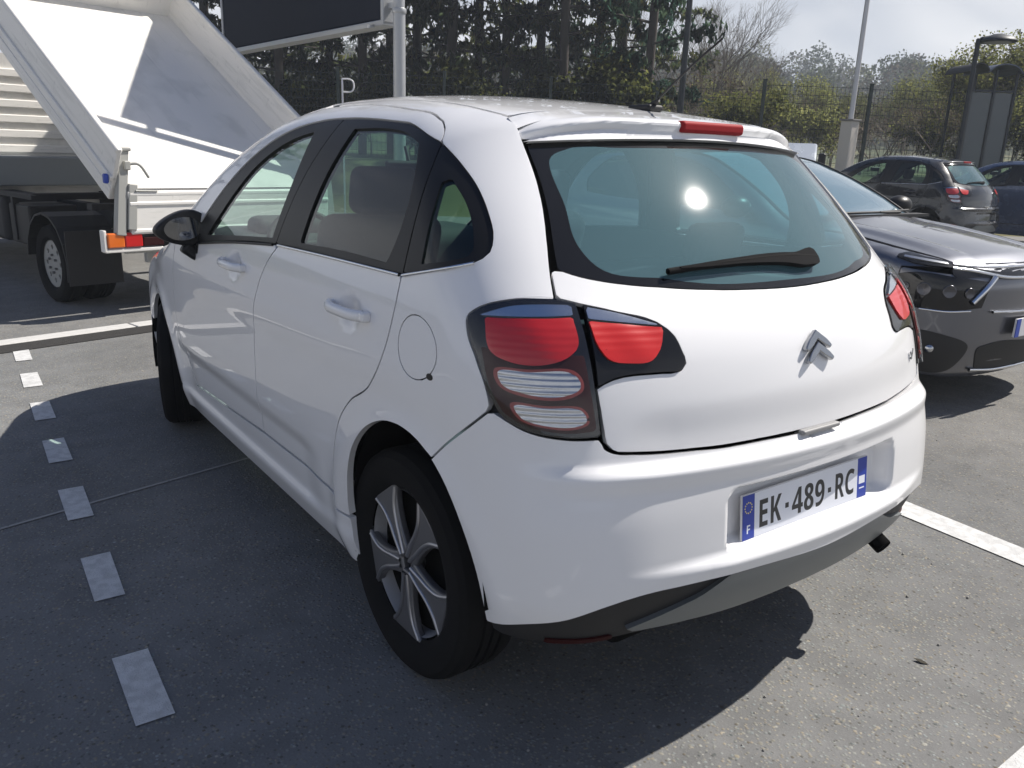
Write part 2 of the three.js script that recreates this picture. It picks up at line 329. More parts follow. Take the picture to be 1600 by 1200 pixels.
  g.setAttribute('position', new THREE.BufferAttribute(new Float32Array(pos), 3)); g.setAttribute('normal', new THREE.BufferAttribute(new Float32Array(nor), 3)); g.setAttribute('uv', new THREE.BufferAttribute(new Float32Array(uvs), 2));
  g.setIndex(idx); return g;
}
// ---------- wheels ----------
function tyreGeo(R, rim, w) {                   // axis along x, outer face at -x
  const h = w / 2, pts = [[rim - 0.006, -h * 0.72], [rim + 0.012, -h * 0.90], [rim + (R - rim) * 0.45, -h], [R - 0.022, -h * 0.95], [R - 0.006, -h * 0.80], [R, -h * 0.62]];
  for (const g of [-0.36, -0.06, 0.24]) pts.push([R, h * g], [R - 0.008, h * (g + 0.015)], [R - 0.008, h * (g + 0.105)], [R, h * (g + 0.12)]);
  pts.push([R, h * 0.62], [R - 0.006, h * 0.80], [R - 0.022, h * 0.95], [rim + (R - rim) * 0.45, h], [rim + 0.012, h * 0.9], [rim - 0.006, h * 0.72]);
  const g = toCreasedNormals(lathe(pts, 72), 0.5); return g.rotateZ(Math.PI / 2);
}
function lugs(R, w) {                           // cross cuts of the tread as small raised blocks
  const out = [];
  for (let i = 0; i < 60; i++) for (const s of [-1, 1]) { const a = (i + (s > 0 ? 0.5 : 0)) / 60 * 2 * Math.PI, g = box(w * 0.2, 0.006, 0.022); g.translate(s * w * 0.40, R - 0.0015, 0); g.rotateX(a); out.push(g); }
  return out;
}
function wheel(parent, x, y, z, o) {            // o: R, rim, w, turn, spin, kind
  const { R = 0.31, rim = 0.208, w = 0.192, turn = 0, spin = 0, kind = 'five' } = o, s = Math.sign(x) || -1;
  const hub = new THREE.Group(); hub.name = 'wheel'; hub.position.set(x, y, z); hub.rotation.set(0, turn + (s > 0 ? Math.PI : 0), 0); parent.add(hub);
  const fit = g => g.rotateX(spin);
  obj('tyre', [tyreGeo(R, rim, w)].map(fit), M.rubber, hub);
  const h = w / 2;
  obj('rim', toCreasedNormals(lathe([[rim - 0.012, h * 0.7], [rim - 0.02, h * 0.2], [rim - 0.028, -h * 0.4], [rim - 0.016, -h * 0.80], [rim - 0.004, -h * 0.93], [rim + 0.009, -h * 0.96], [rim + 0.013, -h * 0.90]], 64), 0.6).rotateZ(Math.PI / 2), o.rimMat || M.alloyLip, hub);
  obj('brake_disc', [lathe([[0, 0.0], [0.13, 0.0], [0.13, 0.02], [0, 0.02]], 40).rotateZ(Math.PI / 2).translate(0.0, 0, 0)], M.steel, hub);
  obj('wheel_back', [lathe([[0, 0.03], [rim - 0.02, 0.03]], 40).rotateZ(Math.PI / 2)], M.under, hub);
  const n = o.spokes || 5;
  const face = -h * 0.72;
  if (kind === 'five') {
    const half = [[0.026, 0.026], [0.024, 0.07], [0.027, 0.11], [0.037, 0.15], [0.056, rim - 0.030], [0.076, rim - 0.012, 1]];
    for (let k = 0; k < n; k++) {
      const a = k / n * 2 * Math.PI, turnTo = g => { g.rotateY(-Math.PI / 2); g.translate(face + 0.012, 0, 0); g.rotateX(a); return fit(g); };
      obj('spoke', turnTo(plate(smooth([...half.map((p, i) => i ? p : [p[0], p[1], 1]), ...half.slice().reverse().map((p, i, q) => i && i < q.length - 1 ? [-p[0], p[1]] : [-p[0], p[1], 1])]), 0.012, 0.006, 2)), M.alloyDark, hub);
      const rib = sd => tube([[0.008 * sd, 0.028, 0.019], [0.016 * sd, 0.08, 0.0185], [0.021 * sd, 0.12, 0.0175], [0.034 * sd, 0.16, 0.017], [0.066 * sd, rim - 0.014, 0.015]], 0.0065, 6, 20);
      for (const sd of [-1, 1]) obj('spoke_edge', turnTo(rib(sd)), M.alloy, hub);
    }
  } else {                                       // pressed steel disc with round holes
    const sh = new THREE.Shape(circle(0, 0, rim - 0.018, 0, 2 * Math.PI, 48).map(p => new THREE.Vector2(...p)));
    for (let k = 0; k < n; k++) { const a = k / n * 2 * Math.PI; sh.holes.push(new THREE.Path(circle(Math.cos(a) * rim * 0.66, Math.sin(a) * rim * 0.66, 0.024, 0, 2 * Math.PI, 16).map(p => new THREE.Vector2(...p)))); }
    obj('wheel_disc', fit(new THREE.ExtrudeGeometry(sh, { depth: 0.01, bevelEnabled: true, bevelThickness: 0.004, bevelSize: 0.004, bevelSegments: 1, curveSegments: 8 }).rotateY(-Math.PI / 2).translate(face + 0.02, 0, 0)), o.rimMat || M.alloy, hub);
    obj('wheel_nut', Array.from({ length: 6 }, (_, k) => new THREE.CylinderGeometry(0.012, 0.012, 0.03, 6).rotateZ(Math.PI / 2).translate(face, 0.075 * Math.cos(k * 1.047), 0.075 * Math.sin(k * 1.047))).map(fit), M.steel, hub).userData.kind = 'stuff';
  }
  if (kind === 'five') for (let k = 0; k < 4; k++) obj('wheel_bolt', fit(new THREE.CylinderGeometry(0.0075, 0.0075, 0.012, 6).rotateZ(Math.PI / 2).translate(face + 0.002, 0.032 * Math.cos(k * Math.PI / 2 + 0.4), 0.032 * Math.sin(k * Math.PI / 2 + 0.4))), M.steel, hub);
  obj('hub_cap', [lathe([[0, -0.030], [0.022, -0.029], [0.028, -0.024], [0.034, -0.010], [0.036, 0.01]], 32).rotateZ(Math.PI / 2).translate(face + 0.016, 0, 0)].map(fit), o.rimMat || M.alloy, hub);
  return hub;
}
function well(x, z, r, w) {                     // inside of a wheel arch: upper shell and inner wall
  const s = Math.sign(x), g = new THREE.CylinderGeometry(r, r, w, 40, 1, true, 0, Math.PI * 1.06).rotateZ(Math.PI / 2); g.rotateX(-Math.PI * 0.03);
  let lo = 1e9; const p = g.attributes.position; for (let i = 0; i < p.count; i++) lo = Math.min(lo, p.getY(i)); if (lo < -r * 0.5) g.rotateX(Math.PI);
  const d = new THREE.CircleGeometry(r, 40, -0.1, Math.PI + 0.2).rotateY(Math.PI / 2).translate(-s * w / 2, 0, 0);
  return mergeVertices(mergeGeometries([g.translate(x, 0.31, z), d.translate(x, 0.31, z)]));
}
const mirrorU = (b, pts) => [...pts, ...pts.slice().reverse().filter(p => p[0] < b.uc - 1e-6).map(p => [2 * b.uc - p[0], ...p.slice(1)])];

// ---------- the white hatchback ----------
let HATCHCAR;
{
  const B = new Body(HATCH);
  HATCHCAR = thing('hatchback_car', 'white five-door hatchback in the foreground, seen from its rear left corner', 'car');
  const car = HATCHCAR;
  const both = (name, geo, mat, parent = car) => { const a = obj(name, geo, mat, parent), b = obj(name, flip(geo), mat, parent); return [a, b]; };
  const edgeXZ = [[0.520, 0.070], [0.530, -0.10], [0.535, -0.3], [0.54, -0.8], [0.555, -1.1], [0.60, -1.35], [0.655, -1.6], [0.705, -1.85], [0.745, -2.1], [0.755, -2.25]];
  const edge = smooth(edgeXZ, false, 6), edgeUY = edge.map(([x, z]) => { const p = B.roof(-x, z); return [B.u(p[0], p[2]), p[1]]; });
  const arch = (z, r, a0, a1, n = 28) => Array.from({ length: n + 1 }, (_, i) => { const a = a0 + (a1 - a0) * i / n, zz = z + r * Math.cos(a), y = 0.31 + r * Math.sin(a); return [B.sideU(zz, y), y]; });
  const rearHole = Array.from({ length: 72 }, (_, i) => { const a = i / 72 * 2 * Math.PI, zz = 0.07 + 0.328 * Math.cos(a), y = 0.355 + 0.388 * Math.sin(a); return [B.sideU(zz, y), y]; });
  const archHole = z => Array.from({ length: 64 }, (_, i) => { const a = i / 64 * 2 * Math.PI, zz = z + 0.353 * Math.cos(a), y = 0.30 + 0.362 * Math.sin(a); return [B.sideU(zz, y), y]; });
  const rearArch = rearHole, frontArch = archHole(-2.466);
  const DLO = smooth([[-1.62, 1.005, 1], [-1.30, 1.045], [-0.801, 1.088], [-0.365, 1.099], [0.034, 1.104, 1], [0.10, 1.122], [0.168, 1.142], [0.222, 1.158], [0.247, 1.178], [0.254, 1.206], [0.243, 1.263], [0.215, 1.317], [0.162, 1.365], [0.068, 1.412], [-0.139, 1.449], [-0.396, 1.469], [-0.634, 1.476], [-0.841, 1.468], [-1.087, 1.421], [-1.231, 1.357], [-1.389, 1.255], [-1.56, 1.125], [-1.70, 1.02, 1]]);
  const seamAB = [[-0.765, 1.089, 1], [-0.85, 1.02], [-0.9, 0.954], [-0.94, 0.86], [-0.954, 0.771], [-0.965, 0.586], [-0.990, 0.398, 1]];
  const seamBC = [[0.034, 1.104, 1], [0.022, 1.03], [0.0, 0.941], [-0.03, 0.87], [-0.085, 0.80], [-0.208, 0.725], [-0.272, 0.66], [-0.305, 0.58], [-0.325, 0.50], [-0.338, 0.412, 1]];
  const seamF = [[-1.70, 1.0, 1], [-1.95, 0.985, 1], [-2.0, 0.85], [-2.02, 0.7], [-1.96, 0.52], [-1.86, 0.352, 1]];
  // side panel: rear quarter, rear pillar and roof rail in one pressing
  const tailA = [[0.252, 0.863, 1], [0.25, 0.885], [0.230, 0.965], [0.214, 1.02], [0.214, 1.048], [0.230, 1.066], [0.283, 1.088], [0.350, 1.091, 1]];
  const doorTop = [[0.068, 1.412, 1], [0.062, 1.436], [0.03, 1.458], [-0.035, 1.473], [-0.293, 1.495], [-0.518, 1.513], [-0.8, 1.520], [-1.05, 1.497], [-1.25, 1.43], [-1.45, 1.325], [-1.65, 1.19], [-1.83, 1.055], [-1.95, 0.985, 1]];
  const sideOutline = [
    ...smooth([[-0.20, 0.36, 1], [-0.338, 0.362, 1], ...seamBC.slice().reverse(), [0.068, 1.412, 1], ...doorTop.slice(1, -1), [-1.95, 0.99, 1]], false),
    ...edgeUY.slice().reverse(),
    ...smooth([[0.343, 1.465, 1], [0.351, 1.42], [0.362, 1.357], [0.364, 1.281], [0.357, 1.2], [0.352, 1.144], [0.350, 1.091, 1], ...tailA.slice().reverse().slice(1), [0.150, 0.70, 1], [0.09, 0.6, 1], [0.0, 0.4, 1]], false)];
  const qOut = DLO.filter(p => p[0] > 0.0 || p[0] > -2);
  both('side_panel', panel(B, sideOutline, { holes: [DLO, rearArch, circle(0.100, 0.947, 0.075).map(([a, b]) => [0.100 + (a - 0.1) * 0.76, b])], skirt: 0.022, holeGap: 0.001 }), M.white);
  const fuel = circle(0.100, 0.947, 0.075).map(([a, b]) => [0.100 + (a - 0.1) * 0.76, b]);
  obj('fuel_flap', [panel(B, fuel, { gap: 0.002, step: 0.01, skirt: 0.012, lift: -0.0005 })], M.white, car);
  obj('fuel_flap_notch', [panel(B, circle(0.142, 0.892, 0.008, 0, 2 * Math.PI, 16), { gap: 0, step: 0.004, skirt: 0.004, lift: 0.0008 })], M.black, car);
  obj('fuel_flap_well', [panel(B, circle(0.1, 0.947, 0.09), { gap: 0, step: 0.02, skirt: 0, lift: -0.016 })], M.under, car);
  // doors
  const doorF = smooth([...seamF.slice().reverse().map(p => p.slice()), ...[[-1.62, 1.005, 1], [-1.30, 1.044], [-0.801, 1.088]], ...seamAB], true);
  const frontDoorOutline = smooth([[-1.70, 1.0, 1], ...seamF.slice(1), ...seamAB.slice().reverse(), [-1.30, 1.045], [-1.62, 1.005, 1]]);
  const rearDoorOutline = smooth([...seamAB, [-0.66, 0.404], ...seamBC.slice().reverse(), [-0.365, 1.099]]);
  const cup = u0 => (u, y) => -0.016 * Math.pow(clamp(1 - ((u - u0) / 0.085) ** 2 - ((y - 0.972) / 0.055) ** 2), 1.7);
  const gapU = [[-0.80, 1.083], [-0.72, 1.30], [-0.665, 1.48]];
  for (const s of [-1, 1]) {
    const fl = g => s < 0 ? g : flip(g);
    const fd = obj('front_door', fl(panel(B, frontDoorOutline, { skirt: 0.022, disp: cup(-1.16) })), M.white, car);
    const rd = obj('rear_door', fl(panel(B, rearDoorOutline, { skirt: 0.022, disp: cup(-0.215) })), M.white, car);
    // white frames over the windows
    const topIn = DLO.filter(p => p[1] > 1.0);
    obj('door_frame', fl(panel(B, smooth([...doorTop, [-1.70, 1.005, 1], [-1.70, 1.02, 1], [-1.56, 1.125], [-1.389, 1.255], [-1.231, 1.357], [-1.087, 1.421], [-0.841, 1.468], [-0.634, 1.476], [-0.396, 1.469], [-0.139, 1.449]]).reverse(), { step: 0.012, gap: 0.002, skirt: 0.018 })), M.white, car);
    // black window surrounds, cut along the pillars
    const fGlass = smooth([[-1.52, 1.045, 1], [-1.2, 1.075], [-0.836, 1.104, 1], [-0.800, 1.30], [-0.822, 1.437, 1], [-0.93, 1.420], [-1.035, 1.390], [-1.178, 1.318], [-1.306, 1.218], [-1.42, 1.12]]);
    const rGlass = smooth([[-0.610, 1.112, 1], [-0.33, 1.122], [-0.046, 1.120, 1], [-0.012, 1.20], [-0.002, 1.30], [-0.020, 1.36], [-0.055, 1.410, 1], [-0.17, 1.431], [-0.343, 1.447], [-0.545, 1.446, 1], [-0.566, 1.34], [-0.590, 1.22]]);
    const qGlass = smooth([[0.094, 1.136, 1], [0.166, 1.155], [0.211, 1.174], [0.213, 1.221], [0.193, 1.277], [0.142, 1.332, 1], [0.113, 1.322, 1], [0.103, 1.24]]);
    const lineAB = (u, v) => (u + 0.80) - (v - 1.083) * 0.34, lineBC = (u, v) => u - 0.034 - (v - 1.104) * 0.11;
    const fFrame = obj('window_frame', fl(panel(B, DLO, { holes: [fGlass], cut: (u, v) => lineAB(u, v) + 0.002, step: 0.012, gap: 0.0015, lift: -0.003, skirt: 0.02 })), M.black, fd);
    const rFrame = obj('window_frame', fl(panel(B, DLO, { holes: [rGlass], cut: (u, v) => Math.max(0.002 - lineAB(u, v), lineBC(u, v) + 0.002), step: 0.012, gap: 0.0015, lift: -0.003, skirt: 0.02 })), M.black, rd);
    obj('quarter_window_frame', fl(panel(B, DLO, { holes: [qGlass], cut: (u, v) => 0.002 - lineBC(u, v), step: 0.010, gap: 0.0015, lift: -0.003, skirt: 0.02 })), M.black, car);
    obj('window_pane', fl(panel(B, fGlass, { gap: 0, step: 0.02, lift: -0.009, skirt: 0, round: 0 })), M.glassClear, fd);
    obj('window_pane', fl(panel(B, rGlass, { gap: 0, step: 0.02, lift: -0.009, skirt: 0, round: 0 })), M.glassTint, rd);
    obj('quarter_window_pane', fl(panel(B, qGlass, { gap: 0, step: 0.015, lift: -0.007, skirt: 0, round: 0 })), M.glassTint, car);
    // bright strips under the windows
    const strip = (pts) => { const p = pts.map(([u, y]) => { const q = B.shell(u, y); return [q[0] - 0.004, q[1], q[2]]; }); return tube(p, 0.0042, 6, 40); };
    obj('belt_strip', fl(strip([[-1.60, 1.004], [-1.2, 1.05], [-0.81, 1.084]])), M.black, fd);
    obj('belt_strip', fl(strip([[-0.765, 1.087], [-0.4, 1.096], [0.028, 1.101]])), M.chrome, rd);
    obj('belt_strip', fl(strip([[0.042, 1.102], [0.168, 1.138], [0.222, 1.155]])), M.chrome, car);
    // handles: a cup and a bridge
    for (const [d, u] of [[rd, -0.215], [fd, -1.16]]) {
      const y = 0.978, P = (a, b, o) => { const q = B.shell(a, b); return [q[0] - o, q[1], q[2]]; };
      const n = [], L = 0.105;
      const pts = []; for (let i = 0; i <= 14; i++) { const t = i / 14 * 2 - 1; pts.push(P(u + t * L, y, 0.012 + 0.020 * (1 - t * t * t * t))); }
      const g = tube(pts, 0.0125, 10, 40); g.translate(0, 0, 0);
      const sc = B.shell(u, y); g.translate(-sc[0], -sc[1], -sc[2]); g.scale(1, 1.25, 1); g.translate(...sc);
      obj('door_handle', fl(join([g, box(0.03, 0.026, 0.022, sc[0] - 0.006, y, sc[2] - L, 0.008), box(0.03, 0.028, 0.034, sc[0] - 0.008, y, sc[2] + L - 0.004, 0.009)])), M.white, d);
    }
    // mirror
    const mir = new THREE.Group(); mir.name = 'wing_mirror'; car.add(mir);
    const shell = new THREE.SphereGeometry(1, 28, 20); { const p = shell.attributes.position; for (let i = 0; i < p.count; i++) { let x = p.getX(i), y = p.getY(i), z = p.getZ(i); const k = 1 - 0.25 * (x < 0 ? 0 : x); z = z > 0.25 ? 0.25 + (z - 0.25) * 0.12 : z; p.setXYZ(i, x * 0.105 * (1 - 0.12 * y), y * 0.072 * (1 + 0.32 * x) * (y > 0 ? 0.9 : 1), z * 0.10 + x * 0.02); } shell.computeVertexNormals(); }
    shell.rotateZ(0.10); shell.translate(-0.893, 1.062, -1.66);
    const mm = [fl(shell), fl(beam([-0.895, 0.99, -1.66], [-0.835, 0.945, -1.66], 0.05, 0.05, [0, 1, 0], 0.014)), fl(box(0.03, 0.09, 0.10, -0.838, 0.965, -1.655, 0.012))];
    obj('mirror_housing', mm, M.black, mir);
    const gl = new THREE.CircleGeometry(1, 40).scale(0.070, 0.045, 1).rotateZ(0.10).rotateY(-0.10).translate(-0.898, 1.060, -1.6225);
    obj('mirror_glass', fl(gl), M.mirror, mir);
  }
  // sills, wings, bonnet, roof, screens
  both('sill', panel(B, smooth([[-2.10, 0.195, 1], [-0.27, 0.20, 1], [-0.20, 0.30, 1], [-0.20, 0.357, 1], [-0.341, 0.357, 1], [-0.342, 0.406, 1], [-0.66, 0.398], [-0.99, 0.392, 1], [-1.86, 0.346, 1], [-2.06, 0.342, 1]]), { holes: [rearArch, frontArch], disp: (u, y) => 0.006 * sstep(0.33, 0.28, y) }), M.white);
  const bonnetXZ = smooth([[0.72, -2.26, 1], [0.70, -2.5], [0.66, -2.8], [0.58, -3.0], [0.40, -3.10], [0.0, -3.14], [-0.40, -3.10], [-0.58, -3.0], [-0.66, -2.8], [-0.70, -2.5], [-0.72, -2.26, 1], [0, -2.36]]);
  obj('bonnet', panel(B, bonnetXZ, { top: true, step: 0.03 }), M.white, car);
  const wingTop = smooth([[0.757, -2.26, 1], [0.735, -2.5], [0.69, -2.8], [0.61, -3.01, 1]], false).map(([x, z]) => { const p = B.roof(-x, z); return [B.u(p[0], p[2]), p[1]]; });
  const noseU = z => B.u(-0.6, z);
  both('front_wing', panel(B, [...smooth([[-1.84, 1.03, 1], [-1.955, 0.985, 1], [-2.0, 0.85], [-2.02, 0.7], [-1.96, 0.52], [-1.86, 0.345, 1], [-2.1, 0.3, 1], [-2.4, 0.25, 1], [-2.93, 0.55, 1], [-3.0, 0.70, 1]], false).reverse().reverse(), [-3.05, 0.80], ...wingTop.slice().reverse()], { holes: [frontArch], step: 0.018 }), M.white);
  const mirrorF = pts => [...pts, ...pts.slice().reverse().filter(p => p[0] > B.uf + 1e-6).map(p => [2 * B.uf - p[0], ...p.slice(1)])];
  obj('front_bumper', panel(B, smooth(mirrorF([[-2.80, 0.24, 1], [-2.93, 0.545, 1], [-3.0, 0.695, 1], [-3.3, 0.72], [-3.6, 0.735], [B.uf, 0.74], [B.uf, 0.22, 1]].slice(0, 5).concat([[B.uf, 0.735, 1]]).concat([])).concat([]), false).concat([]).length > 3 ? smooth([[-2.80, 0.24, 1], [-2.93, 0.545, 1], [-3.0, 0.695, 1], [-3.3, 0.72], [B.uf, 0.735], [2 * B.uf + 3.3, 0.72], [2 * B.uf + 3.0, 0.695, 1], [2 * B.uf + 2.93, 0.545, 1], [2 * B.uf + 2.80, 0.24, 1], [B.uf, 0.22]]).map(p => p) : [], { holes: [frontArch], step: 0.03 }), M.white, car);
  both('headlamp', panel(B, smooth([[-2.98, 0.705, 1], [-3.3, 0.725], [-3.45, 0.73, 1], [-3.40, 0.80], [-3.2, 0.84], [-3.02, 0.86, 1]]), { step: 0.025 }), M.clearLens);
  obj('roof_panel', panel(B, [...edge.filter(p => p[1] > -1.12 && p[1] < 0.02), ...smooth([[0.5505, -1.13, 1], [0.3, -1.235], [0, -1.275], [-0.3, -1.235], [-0.5505, -1.13, 1]], false), ...edge.filter(p => p[1] > -1.12 && p[1] < 0.02).reverse().map(([x, z]) => [-x, z]), ...smooth([[-0.518, 0.025, 1], [-0.3, 0.055], [0, 0.065], [0.3, 0.055], [0.518, 0.025, 1]], false)], { top: true, step: 0.02, gap: 0.004, skirt: 0.02 }), M.white, car);
  obj('windscreen', panel(B, [...edge.filter(p => p[1] < -1.14), [0.7, -2.28], [0.35, -2.36], [0, -2.385], [-0.35, -2.36], [-0.7, -2.28], ...edge.filter(p => p[1] < -1.14).reverse().map(([x, z]) => [-x, z]), [-0.3, -1.245], [0, -1.285], [0.3, -1.245]], { top: true, step: 0.03, gap: 0.004, skirt: 0, lift: -0.004 }), M.glassTint, car);
  obj('roof_ditch', [0, 1].map(k => { const g = tube(edge.filter((p, i) => i % 3 === 0 && p[1] > -2.2).map(([x, z]) => { const p = B.roof(-x, z); return [p[0], p[1] - 0.012, p[2]]; }), 0.007, 6, 60); return k ? flip(g) : g; }), M.black, car);
  // tailgate
  const tg = new THREE.Group(); tg.name = 'tailgate'; car.add(tg);
  const lampB = [[0.389, 0.922, 1], [0.416, 0.938], [0.482, 0.945], [0.512, 0.946], [0.523, 0.960], [0.522, 0.985], [0.514, 1.025], [0.500, 1.043], [0.438, 1.068], [0.388, 1.083, 1]];
  const glassL = [[0.364, 1.150, 1], [0.400, 1.136], [0.456, 1.123], [0.544, 1.112], [0.643, 1.105], [0.80, 1.099], [B.uc, 1.097]];
  const skin = mirrorU(B, [[B.uc, 0.772], [0.732, 0.773], [0.541, 0.775], [0.440, 0.783], [0.410, 0.789], [0.400, 0.803], [0.397, 0.82, 1], ...lampB, [0.352, 1.094, 1], [0.352, 1.145, 1], ...glassL]);
  const tailSkin = smooth(skin.filter((p, i) => i === 0 || Math.hypot(p[0] - skin[i - 1][0], p[1] - skin[i - 1][1]) > 1e-6));
  obj('tailgate_skin', panel(B, tailSkin, { step: 0.014, skirt: 0.022, gap: 0.002, disp: (u, y) => -0.010 * sstep(0.885, 0.80, y) * sstep(0.40, 0.50, Math.min(u, 2 * B.uc - u)) * 0.6 }), M.white, tg);
  const glassOut = smooth(mirrorU(B, [[B.uc, 1.438], [0.701, 1.433], [0.521, 1.428], [0.380, 1.420], [0.360, 1.412, 1], [0.370, 1.357], [0.372, 1.281], [0.366, 1.2], [0.364, 1.150, 1], ...glassL.slice(1)]).reverse());
  const glassIn = smooth(mirrorU(B, [[B.uc, 1.420], [0.64, 1.416], [0.48, 1.408], [0.418, 1.385], [0.414, 1.28], [0.414, 1.20], [0.436, 1.158], [0.56, 1.130], [B.uc, 1.114]]).reverse());
  obj('rear_window', panel(B, glassIn, { step: 0.012, gap: 0, skirt: 0, lift: -0.003, round: 0 }), M.glassRear, tg);
  obj('window_border', panel(B, glassOut, { holes: [glassIn], step: 0.006, gap: 0.002, skirt: 0.006, lift: -0.003, round: 0 }), M.blackGloss, tg);
  both('tailgate_seal', panel(B, [[0.32, 1.06], [0.40, 1.06], [0.40, 1.44], [0.40, 1.49], [0.30, 1.49]], { gap: 0, step: 0.02, lift: -0.014, skirt: 0, round: 0 }), M.under);
  // spoiler lip
  {
    const prof = [], X = []; for (let i = 0; i <= 48; i++) X.push(-0.531 + 1.062 * i / 48);
    const pos = [], idx = [], m = 11;
    for (const x of X) {
      const zs = 0.024 + 0.044 * (1 - (x / 0.531) ** 2), yg = 1.4385 - 0.075 * x * x, g = B.shell(B.u(x, 0.3) && uAt(x, yg), yg);
      const e = zLip(x), a = B.roof(x, zs + 0.004), b = B.roof(x, zs + 0.05);
      const lipY = Math.min(b[1], B.roof(x, e - 0.055)[1]) - 0.008, f = 1 - 0.25 * Math.abs(x / 0.52) ** 4;
      const P = [[a[2], a[1] - 0.02], [a[2], a[1]], [a[2] + 0.006, a[1] + 0.001], [b[2], b[1]], [e - 0.02, lipY + 0.006], [e + 0.012 * f, lipY - 0.001], [e + 0.019 * f, lipY - 0.006], [e + 0.020 * f, lipY - 0.012], [e + 0.012 * f, lipY - 0.026], [g[2] + 0.010, yg + 0.004], [g[2] - 0.006, yg - 0.002]];
      for (const [z, y] of P) pos.push(x, y, z);
    }
    function uAt(x, y) { let u = B.u(x, 0.2); for (let k = 0; k < 6; k++) { const p = B.shell(u, y); u = B.u(x, p[2]); } return u; }
    function zLip(x) { const u = uAt(x, 1.462); return B.shell(u, 1.462)[2] + 0.012; }
    for (let i = 0; i < X.length - 1; i++) for (let k = 0; k < m - 1; k++) { const a = i * m + k, b = a + m; idx.push(a, a + 1, b, b, a + 1, b + 1); }
    const g = new THREE.BufferGeometry(); g.setAttribute('position', new THREE.BufferAttribute(new Float32Array(pos), 3)); g.setIndex(idx); g.computeVertexNormals();
    const sp = obj('spoiler', toCreasedNormals(g, 1.15), M.white, tg);
    const bz = zLip(0) - 0.004, by = B.roof(0, bz - 0.055)[1] - 0.016;
    obj('brake_light', [box(0.245, 0.030, 0.036, 0.012, by - 0.006, bz + 0.010, 0.010)], M.redDark.clone(), sp).material.color.setRGB(0.33, 0.02, 0.025);
  }
  // rear lamps: body half and tailgate half
  for (const s of [-1, 1]) {
    const fl = g => s < 0 ? g : flip(g), lp = (pts, o = {}) => fl(panel(B, smooth(pts), { step: 0.007, gap: 0, skirt: 0.008, ...o }));
    const A = new THREE.Group(); A.name = 'rear_lamp'; car.add(A);
    obj('lamp_body', lp([[0.214, 1.048], [0.230, 1.066], [0.283, 1.088], [0.350, 1.0915], [0.381, 1.084, 1], [0.3935, 0.82, 1], [0.344, 0.819], [0.297, 0.831], [0.272, 0.848], [0.252, 0.888], [0.232, 0.965], [0.217, 1.016]].reverse(), { gap: 0.002, lift: 0.004, skirt: 0.02 }), M.blackGloss, A);
    obj('lamp_tint', lp([[0.238, 0.990, 1], [0.376, 0.985, 1], [0.386, 0.835, 1], [0.345, 0.831], [0.30, 0.842], [0.276, 0.858], [0.256, 0.90]].reverse(), { lift: 0.006, skirt: 0.003 }), M.redDark, A);
    obj('brake_lens', lp([[0.243, 1.048, 1], [0.369, 1.054, 1], [0.366, 0.995], [0.352, 0.980], [0.285, 0.966], [0.258, 0.978]].reverse(), { lift: 0.009, skirt: 0.006, disp: (u, y) => 0.00035 * Math.sin(y * 420) + 0.0007 * Math.sin(u * 95 + y * 40) }), M.redLens, A);
    obj('lamp_trim', lp([[0.229, 1.049, 1], [0.282, 1.073], [0.330, 1.078], [0.371, 1.077, 1], [0.370, 1.058, 1], [0.243, 1.052, 1]].reverse(), { lift: 0.009, skirt: 0.006 }), M.chrome, A);
    for (const pts of [[[0.259, 0.952], [0.300, 0.956], [0.364, 0.952], [0.368, 0.945], [0.368, 0.914], [0.362, 0.908], [0.290, 0.903], [0.268, 0.914]], [[0.280, 0.886], [0.320, 0.886], [0.370, 0.880], [0.374, 0.872], [0.374, 0.848], [0.365, 0.842], [0.322, 0.841], [0.293, 0.852]]]) {
      const cx = pts.reduce((t, p) => t + p[0], 0) / 8, cy = pts.reduce((t, p) => t + p[1], 0) / 8, sh = pts.map(p => [cx + (p[0] - cx) * 0.92, cy + (p[1] - cy) * 0.80]).reverse();
      obj('lamp_ring', lp(pts.slice().reverse(), { lift: 0.0095, skirt: 0.004, step: 0.004, holes: [smooth(sh)] }), M.redPink, A);
      obj('lamp_reflector', lp(sh, { lift: 0.0098, skirt: 0.0, step: 0.004, disp: (u, y) => 0.0014 * Math.cos((u - cx) * 90) + 0.0008 * Math.sin(y * 560) + 0.0007 * Math.sin(u * 260) }), M.reflector, A);
    }
    obj('outer_lens', lp([[0.217, 1.047], [0.232, 1.063], [0.283, 1.085], [0.349, 1.0885], [0.377, 1.081, 1], [0.389, 0.824, 1], [0.344, 0.823], [0.299, 0.834], [0.275, 0.851], [0.256, 0.890], [0.236, 0.965], [0.220, 1.016]].reverse(), { lift: 0.0150, skirt: 0.004, step: 0.012 }), M.clearLens, A);
    const T = new THREE.Group(); T.name = 'tailgate_lamp'; tg.add(T);
    obj('lamp_body', lp(lampB.map(p => [p[0] + 0.001, p[1], ...p.slice(2)]).reverse(), { gap: 0.002, lift: 0.004, skirt: 0.02 }), M.blackGloss, T);
    obj('brake_lens', lp([[0.392, 1.048, 1], [0.502, 1.032, 1], [0.484, 0.985], [0.470, 0.969], [0.440, 0.967], [0.412, 0.974], [0.400, 0.995]].reverse(), { lift: 0.009, skirt: 0.006, disp: (u, y) => 0.00035 * Math.sin(y * 420) + 0.0007 * Math.sin(u * 95 + y * 40) }), M.redLens, T);
    obj('lamp_trim', lp([[0.392, 1.074, 1], [0.437, 1.062], [0.503, 1.0355, 1], [0.392, 1.052, 1]].reverse(), { lift: 0.009, skirt: 0.006 }), M.chrome, T);
  }
  // rear bumper
  const half = u => Math.min(u, 2 * B.uc - u);
